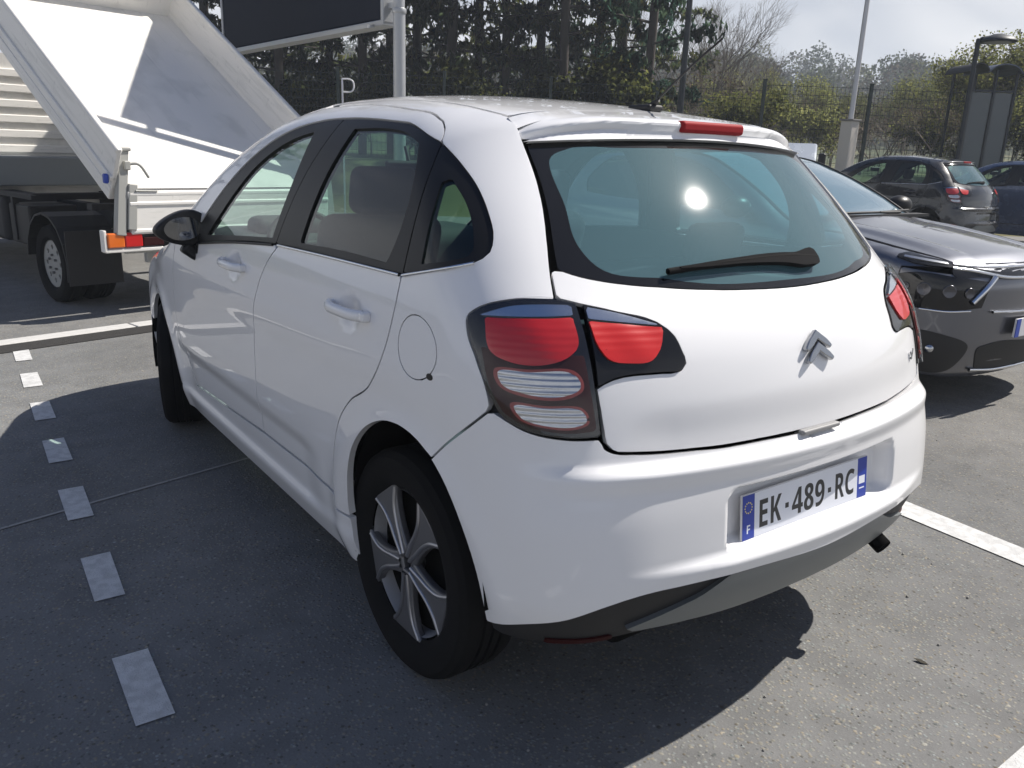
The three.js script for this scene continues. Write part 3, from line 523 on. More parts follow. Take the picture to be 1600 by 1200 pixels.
  const recess = (u, y) => { const x = Math.abs(u - B.uc), w = 0.335 - 0.12 * (0.66 - y) * 0 , dx = x - w, dy = Math.max(0.528 - y, y - 0.668); const r = 0.03, qx = Math.max(dx + r, 0), qy = Math.max(dy + r, 0); return Math.min(Math.max(dx + r, dy + r), 0) + Math.hypot(qx, qy) - r; };
  const bumpDisp = (u, y) => {
    const h = half(u), c = sstep(0.27, 0.46, h);
    let d = 0.028 * c * (1 - sstep(0.732, 0.768, y)) - 0.012 * sstep(0.735, 0.69, y) * c;
    d += 0.020 * sstep(0.40, 0.60, h) * (1 - sstep(0.508, 0.532, y)) - 0.008 * sstep(0.40, 0.60, h) * sstep(0.51, 0.47, y);
    d -= (0.052 + 0.014 * (1 - ((u - B.uc) / 0.33) ** 2)) * sstep(0.012, -0.012, recess(u, y));
    d -= 0.012 * sstep(0.014, 0.0, Math.hypot((u - B.uc) / 0.085, (y - 0.775) / 0.022) - 1 < 0 ? 0 : 0.02);
    return d;
  };
  const bumpOut = smooth(mirrorU(B, [[B.uc, 0.468], [0.639, 0.478], [0.50, 0.476], [0.444, 0.471], [0.392, 0.452], [0.341, 0.412], [0.254, 0.352, 1], [0.19, 0.335, 1], [0.09, 0.40, 1], [0.09, 0.60, 1], [0.150, 0.70, 1], [0.2515, 0.861, 1], [0.272, 0.846, 1], [0.297, 0.829], [0.344, 0.817], [0.394, 0.816, 1], [0.398, 0.795], [0.410, 0.785], [0.440, 0.779], [0.541, 0.771], [0.732, 0.769], [B.uc, 0.768]]).reverse().reverse());
  const bumper = obj('rear_bumper', panel(B, bumpOut, { holes: [rearArch], step: 0.0095, skirt: 0.02, gap: 0.0015, disp: bumpDisp }), M.white, car);
  const sil = (pts, lift, mat, name) => obj(name, panel(B, smooth(mirrorU(B, pts)), { step: 0.012, gap: 0.001, skirt: 0.03, lift, holes: [rearArch] }), mat, car);
  sil([[B.uc, 0.345], [0.587, 0.347], [0.48, 0.356], [0.415, 0.364, 1], [0.47, 0.392], [0.56, 0.436], [0.66, 0.472], [0.74, 0.474], [B.uc, 0.466]], 0.004, M.silverPaint, 'bumper_skid_plate');
  sil([[B.uc, 0.338], [0.587, 0.338], [0.42, 0.335], [0.262, 0.328, 1], [0.256, 0.352, 1], [0.341, 0.411], [0.392, 0.451], [0.444, 0.470], [0.50, 0.474], [B.uc, 0.467]], -0.008, M.blackMatt, 'lower_valance');
  both('bumper_reflector', panel(B, smooth([[0.33, 0.335, 1], [0.42, 0.338, 1], [0.42, 0.352, 1], [0.33, 0.347, 1]]), { step: 0.008, gap: 0, lift: -0.003 }), M.redDark);
  // number plate with its print
  {
    const W = 520, H = 110, k = 3, c = document.createElement('canvas'); c.width = W * k; c.height = H * k; const g = c.getContext('2d'); g.scale(k, k);
    g.fillStyle = '#dfe2ea'; g.fillRect(0, 0, W, H); g.fillStyle = '#17379c'; g.fillRect(0, 0, 44, H); g.fillRect(W - 44, 0, 44, H);
    g.fillStyle = '#e8d65a'; for (let i = 0; i < 12; i++) { const a = i / 12 * 6.283; g.beginPath(); g.arc(22 + 13 * Math.cos(a), 32 + 13 * Math.sin(a), 2, 0, 7); g.fill(); }
    g.fillStyle = '#e6e9f2'; g.font = 'bold 30px sans-serif'; g.textAlign = 'center'; g.fillText('F', 22, 96);
    g.fillRect(W - 36, 50, 28, 22); g.fillRect(W - 34, 82, 24, 4);
    g.fillStyle = '#14161b'; g.textBaseline = 'alphabetic'; g.font = 'bold 96px sans-serif';
    const put = (s, x, w) => { const m = g.measureText(s).width; g.save(); g.translate(x, 91); g.scale(w / m, 1); g.textAlign = 'left'; g.fillText(s, 0, 0); g.restore(); };
    put('EK', 56, 92); g.fillRect(163, 52, 14, 13); put('489', 190, 140); g.fillRect(342, 52, 14, 13); put('RC', 368, 96);
    const t = new THREE.CanvasTexture(c); t.colorSpace = THREE.SRGBColorSpace; t.anisotropy = 8;
    const pz = B.shell(B.uc, 0.584)[2] - 0.030, np = new THREE.Group(); np.name = 'number_plate'; np.position.set(-0.010, 0.583, pz); np.rotation.x = -0.12; car.add(np);
    obj('plate_body', box(0.524, 0.114, 0.006, 0, 0, 0, 0.002), std([0.6, 0.6, 0.62], 0.4), np);
    obj('plate_print', new THREE.PlaneGeometry(0.52, 0.11).translate(0, 0, 0.0036), new THREE.MeshStandardMaterial({ map: t, roughness: 0.35 }), np);
  }
  // double chevron badge, wiper, latch, small badges
  {
    const p = B.shell(B.uc, 0.958), q = B.shell(B.uc, 0.968), tilt = Math.atan2(p[2] - q[2], 0.010), bd = new THREE.Group(); bd.name = 'badge'; bd.position.set(-0.010, 0.964, p[2] + 0.002); bd.rotation.x = -tilt; bd.scale.set(0.66, 0.72, 1); tg.add(bd); const badgeMat = std([0.38, 0.39, 0.41], 0.22, 0.95);
    for (const dy of [0.018, -0.024]) {
      const sh = smooth([[0, 0.034, 1], [0.022, 0.020], [0.062, -0.008], [0.073, -0.022], [0.066, -0.026, 1], [0.040, -0.014], [0, 0.010, 1], [-0.040, -0.014], [-0.066, -0.026, 1], [-0.073, -0.022], [-0.062, -0.008], [-0.022, 0.020]]).reverse();
      obj('chevron', plate(sh, 0.006, 0.004, 3).translate(0, dy, 0), badgeMat, bd);
    }
    const wp = new THREE.Group(); wp.name = 'rear_wiper'; tg.add(wp);
    const P = (u, y, o) => { const a = B.shell(u, y); return [a[0], a[1] + o * 0.7, a[2] + o * 0.7]; };
    const arm = smooth([[1.03, 1.134], [1.078, 1.142], [1.080, 1.157], [0.98, 1.164], [0.87, 1.165], [0.76, 1.159], [0.66, 1.151], [0.572, 1.141], [0.66, 1.143], [0.80, 1.147], [0.93, 1.143]]).reverse();
    obj('wiper_arm', panel(B, arm.slice().reverse().reverse(), { gap: 0, step: 0.007, lift: 0.018, skirt: 0.016, round: 0.1 }), M.wiper, wp);
    obj('wiper_blade', tube([P(0.56, 1.138, 0.010), P(0.75, 1.152, 0.012), P(0.95, 1.158, 0.012), P(1.08, 1.150, 0.012)], 0.008, 6, 30), M.rubber, wp);
    obj('tailgate_catch', [box(0.15, 0.012, 0.02, -0.02, 0.770, B.shell(B.uc, 0.77)[2] + 0.004, 0.005)], std([0.25, 0.25, 0.25], 0.5), tg);
    const bx = P(1.43, 0.868, 0.004); obj('model_badge', [0, 1].flatMap(i => [box(0.030, 0.006, 0.004), box(0.006, 0.03, 0.004, -0.012, 0, 0), box(0.030, 0.006, 0.004, 0, -0.014, 0)].map(g => g.rotateY(0.6).translate(bx[0] + 0.038 * i, bx[1] - 0.0 * i, bx[2] - 0.028 * i))), M.chrome, tg);
  }
  obj('exhaust_pipe', [lathe([[0.020, -0.25], [0.020, 0.0], [0.024, 0.004], [0.026, 0.0], [0.026, -0.25]], 24).rotateX(Math.PI / 2).rotateX(0.5).translate(0.45, 0.305, 0.645)], M.under, car);
  obj('roof_aerial', [bar([-0.0, 1.528, -0.02], [0.0, 1.55, 0.02], 0.012, 0.006), tube([[0, 1.54, 0.0], [0.02, 1.64, 0.12], [0.035, 1.70, 0.20]], 0.003, 6, 10), box(0.06, 0.02, 0.09, 0, 1.528, -0.03, 0.009)], M.blackMatt, car);
  // wheels and what is behind them
  for (const s of [-1, 1]) {
    wheel(car, s * 0.725, 0.316, 0.0, { spin: Math.PI, R: 0.316, rim: 0.216 });
    wheel(car, s * 0.735, 0.31, -2.466, { spin: 0.5, turn: -0.30 });
    for (const [wx, wz, ww] of [[0.665, 0.07, 0.32], [0.61, -2.466, 0.36]]) { const wg = well(s * wx, wz, wz > 0 ? 0.40 : 0.378, ww); if (wz > 0) wg.translate(0, 0.045, 0).scale(1, 1, 0.86).translate(0, 0, 0.01); obj('wheel_well', wg, M.under, car); }
  }
  obj('underbody', [box(1.0, 0.14, 3.5, 0, 0.29, -1.25, 0.03), box(0.9, 0.1, 0.35, 0, 0.43, 0.25, 0.03), box(0.3, 0.12, 0.3, 0.42, 0.40, 0.30, 0.05)], M.under, car);
  // cabin
  const insideDLO = smooth([[-1.55, 1.03], [-1.2, 1.075], [-0.8, 1.10], [0.0, 1.115], [0.2, 1.165], [0.225, 1.21], [0.2, 1.29], [0.06, 1.40], [-0.139, 1.44], [-0.396, 1.46], [-0.634, 1.465], [-0.841, 1.455], [-1.087, 1.405], [-1.231, 1.34], [-1.389, 1.235]]);
  both('door_lining', panel(B, [[-2.1, 0.80], [0.1, 0.80], [0.34, 0.82], [0.34, 1.10], [0.345, 1.41], ...edgeUY.filter((p, i) => i % 4 === 0), [-2.1, 1.0]].map((p, i, a) => i > 4 && i < a.length - 1 ? [p[0], p[1] - 0.02] : p), { holes: [insideDLO], step: 0.035, lift: -0.03, skirt: 0, gap: 0 }), M.trimGrey);
  obj('roof_lining', panel(B, [...edge.filter((p, i) => p[1] > -1.2 && p[1] < 0.05), ...edge.filter(p => p[1] > -1.2 && p[1] < 0.05).reverse().map(([x, z]) => [-x, z])], { top: true, step: 0.06, lift: -0.03, skirt: 0 }), M.headliner, car);
  const seat = (x, z) => [box(0.48, 0.16, 0.50, x, 0.50, z - 0.22, 0.06), box(0.48, 0.62, 0.14, 0, 0, 0, 0.06).rotateX(0.28).translate(x, 0.86, z + 0.10), box(0.26, 0.17, 0.09, 0, 0, 0, 0.04).rotateX(0.18).translate(x, 1.245, z + 0.19), bar([x - 0.06, 1.10, z + 0.16], [x - 0.06, 1.2, z + 0.18], 0.007), bar([x + 0.06, 1.10, z + 0.16], [x + 0.06, 1.2, z + 0.18], 0.007)];
  obj('front_seat', seat(-0.36, -1.15), M.fabric, car); obj('front_seat', seat(0.36, -1.15), M.fabric, car);
  obj('rear_seat', [box(1.24, 0.18, 0.50, 0, 0.52, -0.42, 0.06), box(1.24, 0.50, 0.14, 0, 0, 0, 0.06).rotateX(0.32).translate(0, 0.84, -0.14), ...[-0.38, 0.38].map(x => box(0.24, 0.13, 0.08, 0, 0, 0, 0.035).rotateX(0.2).translate(x, 1.13, -0.05))], M.fabric, car);
  obj('parcel_shelf', [box(1.15, 0.02, 0.42, 0, 1.02, 0.20, 0.008)], M.trimGrey, car);
  obj('dashboard', [box(1.36, 0.24, 0.40, 0, 0.90, -1.98, 0.09), box(1.36, 0.42, 0.22, 0, 0.66, -2.08, 0.06), box(0.36, 0.10, 0.16, -0.36, 1.03, -1.90, 0.045)], M.trimGrey, car);
  obj('steering_wheel', [new THREE.TorusGeometry(0.175, 0.014, 10, 40).rotateX(-0.45).translate(-0.36, 0.95, -1.68), box(0.12, 0.09, 0.04, -0.36, 0.95, -1.68, 0.02), box(0.30, 0.03, 0.02, -0.36, 0.95, -1.68, 0.008)], M.blackMatt, car);
  obj('interior_mirror', [box(0.22, 0.065, 0.03, 0, 0, 0, 0.014).rotateY(-0.2).translate(0.0, 1.31, -1.42), bar([0, 1.34, -1.43], [0, 1.40, -1.46], 0.008)], M.blackMatt, car);
  obj('cabin_floor', [box(1.40, 0.03, 2.5, 0, 0.36, -0.95), box(1.3, 0.5, 0.04, 0, 0.6, -2.2)], M.under, car);
  obj('boot_lining', [box(1.2, 0.5, 0.03, 0, 0.75, 0.50), box(1.2, 0.02, 0.6, 0, 0.5, 0.2)], M.under, car);
}
// ---------- the car park ----------
{
  const n = 1024, T = 2.4;                       // one tile is 2.4 m
  const g = rng(7), stones = []; for (let i = 0; i < 42000; i++) stones.push([g(), g(), 0.0008 + 0.0016 * g() * g(), g()]);
  const h = new Float32Array(n * n), c = new Float32Array(n * n * 3);
  for (let j = 0; j < n; j++) for (let i = 0; i < n; i++) { const k = j * n + i, f = fbm(i / n * 24, j / n * 24, 4, 24, 5); h[k] = 0.25 * f; const b = 0.122 + 0.06 * (f - 0.5) + 0.03 * (hash2(i, j, 3) - 0.5); c[k * 3] = b * 1.0; c[k * 3 + 1] = b; c[k * 3 + 2] = b * 0.985; }
  for (const [u, v, r, q] of stones) {
    const R = Math.ceil(r * n), ci = Math.floor(u * n), cj = Math.floor(v * n), tone = q < 0.14 ? 0.07 : q > 0.95 ? 0.22 : 0.115 + 0.07 * q, warm = 0.9 + 0.25 * ((q * 37) % 1);
    for (let b = -R; b <= R; b++) for (let a = -R; a <= R; a++) { const d = Math.hypot(a, b) / (r * n); if (d > 1) continue; const k = (((cj + b) % n + n) % n) * n + (((ci + a) % n) + n) % n; h[k] = Math.max(h[k], 0.35 + 0.6 * Math.sqrt(1 - d * d)); c[k * 3] = tone * warm; c[k * 3 + 1] = tone; c[k * 3 + 2] = tone * (1.9 - warm) ; }
  }
  const s8 = x => Math.pow(clamp(x), 1 / 2.2);
  const col = dataTex(n, (u, v, i, j) => { const k = (j * n + i) * 3; return [s8(c[k]), s8(c[k + 1]), s8(c[k + 2])]; }, true);
  const bump = dataTex(n, (u, v, i, j) => h[j * n + i]);
  const asphalt = new THREE.MeshStandardMaterial({ map: col, bumpMap: bump, bumpScale: 0.0016, roughness: 0.95, vertexColors: true });
  // near sheet with large worn patches in its vertex colours, far sheet to the horizon
  const sheet = (x0, x1, z0, z1, nx, nz, y, tint, hole) => {
    const pos = [], uv = [], cl = [], id = [], nr = [];
    for (let j = 0; j <= nz; j++) for (let i = 0; i <= nx; i++) {
      const x = x0 + (x1 - x0) * i / nx, z = z0 + (z1 - z0) * j / nz, f = fbm(x * 0.5 + 20, z * 0.5 + 7, 5, 0, 17), t = tint(x, z, f);
      pos.push(x, y, z); uv.push(x / T, z / T); nr.push(0, 1, 0); cl.push(...t);
    }
    for (let j = 0; j < nz; j++) for (let i = 0; i < nx; i++) { const a = j * (nx + 1) + i, b = a + nx + 1; if (hole && hole(x0 + (x1 - x0) * (i + 0.5) / nx, z0 + (z1 - z0) * (j + 0.5) / nz)) continue; id.push(a, b, a + 1, b, b + 1, a + 1); }
    const q = new THREE.BufferGeometry(); q.setAttribute('position', new THREE.Float32BufferAttribute(pos, 3)); q.setAttribute('normal', new THREE.Float32BufferAttribute(nr, 3)); q.setAttribute('uv', new THREE.Float32BufferAttribute(uv, 2)); q.setAttribute('color', new THREE.Float32BufferAttribute(cl, 3)); q.setIndex(id); return q;
  };
  const near = sheet(-40, 60, -60, 40, 400, 400, 0, (x, z, f) => { const k = 1.10 + 0.75 * (f - 0.22), w = 0.05 * (vnoise(x * 0.7, z * 0.7, 0, 41) - 0.5); return [k * (1 + w), k, k * (1 - w)]; });
  const ground = new THREE.Mesh(near, asphalt); ground.name = 'car_park'; ground.userData.kind = 'structure'; ground.receiveShadow = true; scene.add(ground);
  const far = struct('far_ground', sheet(-900, 900, -900, 900, 90, 90, -0.02, () => [0.7, 0.75, 0.55], (x, z) => x > -38 && x < 58 && z > -58 && z < 38), asphalt);
  // painted marks, worn at the edges
  const worn = dataTex(512, (u, v) => 0.80 + 0.20 * clamp((fbm(u * 40, v * 40, 5, 40, 77) - 0.30) * 3) , false);
  const alpha = dataTex(512, (u, v) => { const f = fbm(u * 48, v * 48, 4, 48, 91); return f > 0.235 ? 1 : 0; });
  const paint = new THREE.MeshStandardMaterial({ color: lin(0.62, 0.62, 0.61), roughness: 0.8, map: worn, bumpMap: bump, bumpScale: 0.0015 });
  const mark = (name, pts, mat = paint, y = 0.004) => { const s = new THREE.ShapeGeometry(new THREE.Shape(pts.map(([x, z]) => new THREE.Vector2(x, -z)))); const p = s.attributes.position, uv = s.attributes.uv; for (let i = 0; i < p.count; i++) uv.setXY(i, p.getX(i) / 0.9, p.getY(i) / 0.9); s.rotateX(-Math.PI / 2).translate(0, y, 0); return obj(name, s, mat, ground); };
  const kerb = new THREE.MeshStandardMaterial({ color: lin(0.58, 0.57, 0.55), roughness: 0.85, map: worn });
  const dir = [0.0310, -1], q = rng(3);
  for (let k = -3; k < 7; k++) { const z1 = -0.137 - k * 0.6665, z0 = z1 - 0.326, ax = z => -1.434 - (z + 0.14) * 0.0345, w = 0.046, e = () => (q() - 0.5) * 0.006; mark('painted_dash', [[ax(z1) - w + e(), z1 + e()], [ax(z1) + w + e(), z1 + e()], [ax(z0) + w + e(), z0 + e()], [ax(z0) - w + e(), z0 + e()]]); }
  const L = z => 1.558 - (z - 0.146) * 0.09;
  mark('painted_line', [[1.40, 0.2], [1.30, 1.75], [1.44, 1.76], [1.555, 0.14], [1.76, -4.4], [1.62, -4.4]]);
  mark('painted_line', [[0.30, 1.15], [0.62, 1.00], [2.6, 1.10], [2.6, 1.25], [0.3, 1.26]].slice(0, 0).concat([[0.10, 1.143], [2.2, 1.143], [2.2, 1.29], [0.10, 1.29]]));
  // pale filled joint across the asphalt
  mark('joint_line', [[-3.4, -1.135], [-1.65, -1.516], [-0.3, -1.835], [-0.3, -1.85], [-1.65, -1.532], [-3.4, -1.155]], new THREE.MeshStandardMaterial({ color: lin(0.34, 0.33, 0.31), roughness: 0.9, alphaMap: alpha, alphaTest: 0.5 }), 0.0035);
  // flush white kerb stones with a flat dark strip in front, between the bays and the lorry's lane
  // grit and a few bits of litter
  { const grit = []; for (let i = 0; i < 420; i++) { const x = -2.2 + 5.4 * q(), z = -3 + 5.2 * q(), r = 0.002 + 0.004 * q() * q(), s = new THREE.IcosahedronGeometry(r, 0).rotateY(q() * 6).translate(x, r * 0.4, z); grit.push(s); } const m = obj('grit', grit, std([0.26, 0.25, 0.23], 0.9), ground); m.userData.kind = 'stuff'; }
  for (const [x, z, a, c, nm, lb] of [[0.46, 0.81, 0.3, [0.035, 0.03, 0.02], 'dry_leaf', 'small dark dry leaf on the sunlit asphalt, lower right'], [-0.71, -0.83, 1, [0.7, 0.7, 0.68], 'paper_scrap', 'tiny white paper scrap on the shaded asphalt left of the rear wheel']]) { const k = nm === 'dry_leaf' ? 1 : 0.35, g = plate(smooth([[0, -0.024, 1], [0.009, 0], [0, 0.026, 1], [-0.008, 0]]), 0.0008).rotateX(-Math.PI / 2 + 0.12).rotateY(a).scale(k, 1, k * 0.8).translate(x, 0.004, z); tag(obj(nm, g, std(c, 0.9)), lb, nm === 'dry_leaf' ? 'leaf' : 'litter'); }
  const KS = -0.24, kz = x => -4.76 + (x + 0.9) * KS;
  for (let k = -6; k < 9; k++) { const x = k * 0.972, e = obj('kerb_stone', box(0.985, 0.06, 0.15, 0, 0, 0, 0.008), kerb, ground); e.position.set(x, -0.020, kz(x) - 0.075); e.rotation.y = Math.atan(-KS); }
  mark('dark_strip', [[-7, kz(-7) + 0.24], [9, kz(9) + 0.24], [9, kz(9) + 0.005], [-7, kz(-7) + 0.005]], new THREE.MeshStandardMaterial({ color: lin(0.03, 0.028, 0.026), roughness: 0.9, bumpMap: bump, bumpScale: 0.003 }), 0.0045);  // flush strip in one dark colour along the front of the kerb stones
}
// ---------- the tipper lorry with its bed raised ----------
{
  const T = thing('tipper_lorry', 'white tipper lorry with its empty bed tilted up, behind the kerb at the left', 'lorry');
  T.position.set(0.356, 0, -5.418); T.rotation.y = THREE.MathUtils.degToRad(12.6);        // local: -z forward, rear at z = 0
  const wh = phys([0.80, 0.80, 0.80], 0.5, { clearcoat: 0.4, clearcoatRoughness: 0.3, map: scuff }), chassis = std([0.02, 0.02, 0.022], 0.7), dull = std([0.36, 0.36, 0.34], 0.6, 0.3);
  const x0 = -0.83, x1 = 1.14, w = x1 - x0, xm = (x0 + x1) / 2, L = 3.25, Hs = 0.36;
  const bed = new THREE.Group(); bed.name = 'bed'; bed.position.set(0, 1.0, -0.05); bed.rotation.x = THREE.MathUtils.degToRad(31.4); T.add(bed);
  obj('bed_floor', [box(w, 0.035, L, xm, 0, -L / 2, 0.004)], wh, bed);
  for (const x of [x0, x1]) obj('side_board', [box(0.035, Hs, L, x, Hs / 2, -L / 2, 0.008), box(0.055, 0.05, L, x, Hs - 0.02, -L / 2, 0.02), box(0.05, 0.045, L, x + (x < 0 ? -0.012 : 0.012), 0.10, -L / 2, 0.012), box(0.05, 0.11, L, x, -0.03, -L / 2, 0.01)], wh, bed);
  obj('head_board', [box(w + 0.04, 0.52, 0.04, xm, 0.26, -L, 0.008), box(w + 0.06, 0.06, 0.06, xm, 0.52, -L, 0.02)], wh, bed);
  obj('bed_beam', [-0.35, 0.65].map(x => box(0.09, 0.12, L, x, -0.08, -L / 2, 0.01)).concat([0.6, 1.3, 2.0, 2.7].map(z => box(w, 0.07, 0.06, xm, -0.055, -z, 0.008))), wh, bed);
  // open tailgate hanging at the rear
  obj('tailgate', [box(w - 0.10, 0.33, 0.035, xm + 0.02, 0.83, 0.03, 0.008), box(w - 0.10, 0.05, 0.06, xm + 0.02, 0.975, 0.02, 0.02), box(w - 0.10, 0.035, 0.055, xm + 0.02, 0.90, 0.03, 0.012), box(w - 0.10, 0.04, 0.05, xm + 0.02, 0.69, 0.03, 0.014)], wh, T);
  obj('corner_post', [beam([x0 - 0.01, 0.66, 0.02], [x0 + 0.085, 1.30, -0.02], 0.075, 0.07, [0, 0, 1], 0.008), beam([x0 + 0.075, 0.70, 0.04], [x0 + 0.12, 1.05, 0.02], 0.07, 0.05, [0, 0, 1], 0.008), box(0.10, 0.03, 0.10, x0 + 0.085, 1.31, -0.02, 0.01)], dull, T);
  obj('latch_lever', [tube([[x0 + 0.10, 1.20, 0.03], [x0 + 0.17, 1.20, 0.05], [x0 + 0.24, 1.10, 0.06]], 0.011, 6, 16), box(0.05, 0.07, 0.05, x0 + 0.09, 1.19, 0.02, 0.01), bar([x0 + 0.13, 1.0, 0.05], [x0 + 0.30, 0.995, 0.05], 0.008)], dull, T);
  obj('corner_post', [beam([x1 + 0.01, 0.66, 0.02], [x1 - 0.02, 1.30, -0.02], 0.075, 0.07, [0, 0, 1], 0.008)], dull, T);
  obj('tie_strap', [box(0.035, 0.075, 0.05, x0 - 0.055, 1.09, -0.03, 0.014)], M.blue, T);
  // lamps on a bracket
  for (const s of [-1, 1]) {
    const c = s < 0 ? -0.735 : 1.10, g = new THREE.Group(); g.name = 'rear_lamp'; T.add(g);
    obj('lamp_bracket', [box(0.46, 0.03, 0.07, c, 0.545, 0.0, 0.008), box(0.025, 0.17, 0.07, c + s * 0.225, 0.62, 0.0, 0.008)], wh, g);
    obj('indicator_lens', [box(0.13, 0.115, 0.05, c + s * 0.145, 0.625, 0.02, 0.012)], M.orange, g); obj('tail_lens', [box(0.14, 0.115, 0.05, c + s * 0.008, 0.625, 0.02, 0.012)], M.redLens, g); obj('reflector_lens', [box(0.17, 0.075, 0.045, c - s * 0.15, 0.605, 0.018, 0.012)], M.redDark, g);
  }
  obj('under_run_bar', [box(1.5, 0.10, 0.06, 0.15, 0.47, -0.1, 0.01), box(1.9, 0.035, 0.05, 0.15, 0.53, -0.02, 0.008)], dull, T);
  // chassis, mudguards, wheels
  obj('chassis_rail', [-0.30, 0.55].map(x => box(0.09, 0.20, 5.2, x, 0.68, -2.6, 0.01)).concat([box(1.9, 0.06, 0.10, 0.13, 0.84, -1.9), box(1.9, 0.05, 0.10, 0.13, 0.84, -0.55), box(0.05, 0.42, 0.05, -0.92, 0.66, -1.95), box(0.05, 0.04, 1.5, -0.92, 0.86, -2.2)]), chassis, T);
  for (const s of [-1, 1]) {
    const xc = s < 0 ? -0.80 : 1.06, gd = []; 
    for (let i = 0; i < 9; i++) { const a0 = -0.25 + 3.3 * i / 9, a1 = -0.25 + 3.3 * (i + 1) / 9, R = 0.43, P = a => [xc, 0.33 + R * Math.sin(a), -1.05 + R * Math.cos(a)]; gd.push(beam(P(a0), P(a1), 0.44, 0.018, [0, 1, 0.01])); }
    obj('mudguard', [...gd, box(0.44, 0.45, 0.015, xc, 0.42, -0.60)], M.blackMatt, T);
    const o = { R: 0.33, rim: 0.215, w: 0.20, kind: 'steel', spokes: 8, rimMat: dull };
    wheel(T, s < 0 ? -0.90 : 1.16, 0.33, -1.05, o); wheel(T, s < 0 ? -0.66 : 0.92, 0.33, -1.05, o); wheel(T, s < 0 ? -0.86 : 1.12, 0.33, -4.55, o);
  }
  obj('fuel_tank', [box(0.5, 0.42, 1.1, -0.70, 0.62, -2.75, 0.06)], chassis, T);
  obj('battery_box', [box(0.42, 0.36, 0.5, -0.72, 0.60, -1.85, 0.02)], M.blackMatt, T);
  obj('spare_carrier', [box(1.3, 0.30, 0.7, 0.15, 0.62, -0.60, 0.05)], chassis, T);
  obj('tipping_ram', [bar([0.13, 0.62, -1.55], [0.13, 1.85, -1.72], 0.075, 0.055, 16)], M.steel, T);
  obj('tool_box', [box(1.7, 0.30, 0.5, -0.1, 1.02, -3.35, 0.02)], std([0.24, 0.26, 0.27], 0.6), T);
  // cab with a ribbed back wall
  const cab = new THREE.Group(); cab.name = 'cab'; T.add(cab);
  obj('cab_body', toCreasedNormals(slab([[-3.62, 0.55], [-3.62, 2.18], [-4.7, 2.20], [-5.3, 1.35], [-5.75, 1.15], [-5.85, 0.45], [-4.95, 0.45], [-4.95, 0.75], [-4.15, 0.75], [-4.15, 0.55]], 1.90, 0.03, 2), 0.5).translate(0.13, 0, 0), wh, cab);
  for (let k = 0; k < 6; k++) obj('cab_rib', box(1.84, 0.085, 0.03, 0.13, 1.24 + 0.155 * k, -3.575, 0.012), wh, cab);
  for (const s of [-1, 1]) obj('cab_window', slab([[-3.85, 1.40], [-3.85, 1.98], [-4.62, 2.0], [-5.05, 1.40]], 0.012).translate(0.13 + s * 0.985, 0, 0), M.blackGloss, cab);
  shadowed(T);
}
// ---------- other parked cars ----------
const carPaint = (c) => phys(c, 0.4, { metalness: 0.25, clearcoat: 1, clearcoatRoughness: 0.05, roughnessMap: grime });
function twin(name, label, paint, x, z, turn, drop = []) {       // same kind of hatchback in another colour
  const c = HATCHCAR.clone(); c.name = numbered(name); c.userData = { label, category: 'car' }; c.position.set(x, 0, z); c.rotation.y = turn; scene.add(c);
  const gone = []; c.traverse(o => { if (o.material === M.white) o.material = paint; if (drop.includes(o.name)) gone.push(o); }); gone.forEach(o => o.parent.remove(o));
  c.traverse(o => { o.userData = o === c ? o.userData : {}; }); return c;
}
twin('hatchback_car', 'black hatchback with a red tail lamp, beyond the grey crossover at the right', carPaint([0.010, 0.011, 0.014]), 12.75, -5.45, 0, ['badge', 'model_badge', 'number_plate', 'roof_aerial', 'chrome']);
twin('hatchback_car', 'blue car cut off by the right edge, next to the black hatchback', carPaint([0.06, 0.085, 0.15]), 15.75, -4.7, 0, ['badge', 'model_badge', 'number_plate', 'roof_aerial']);
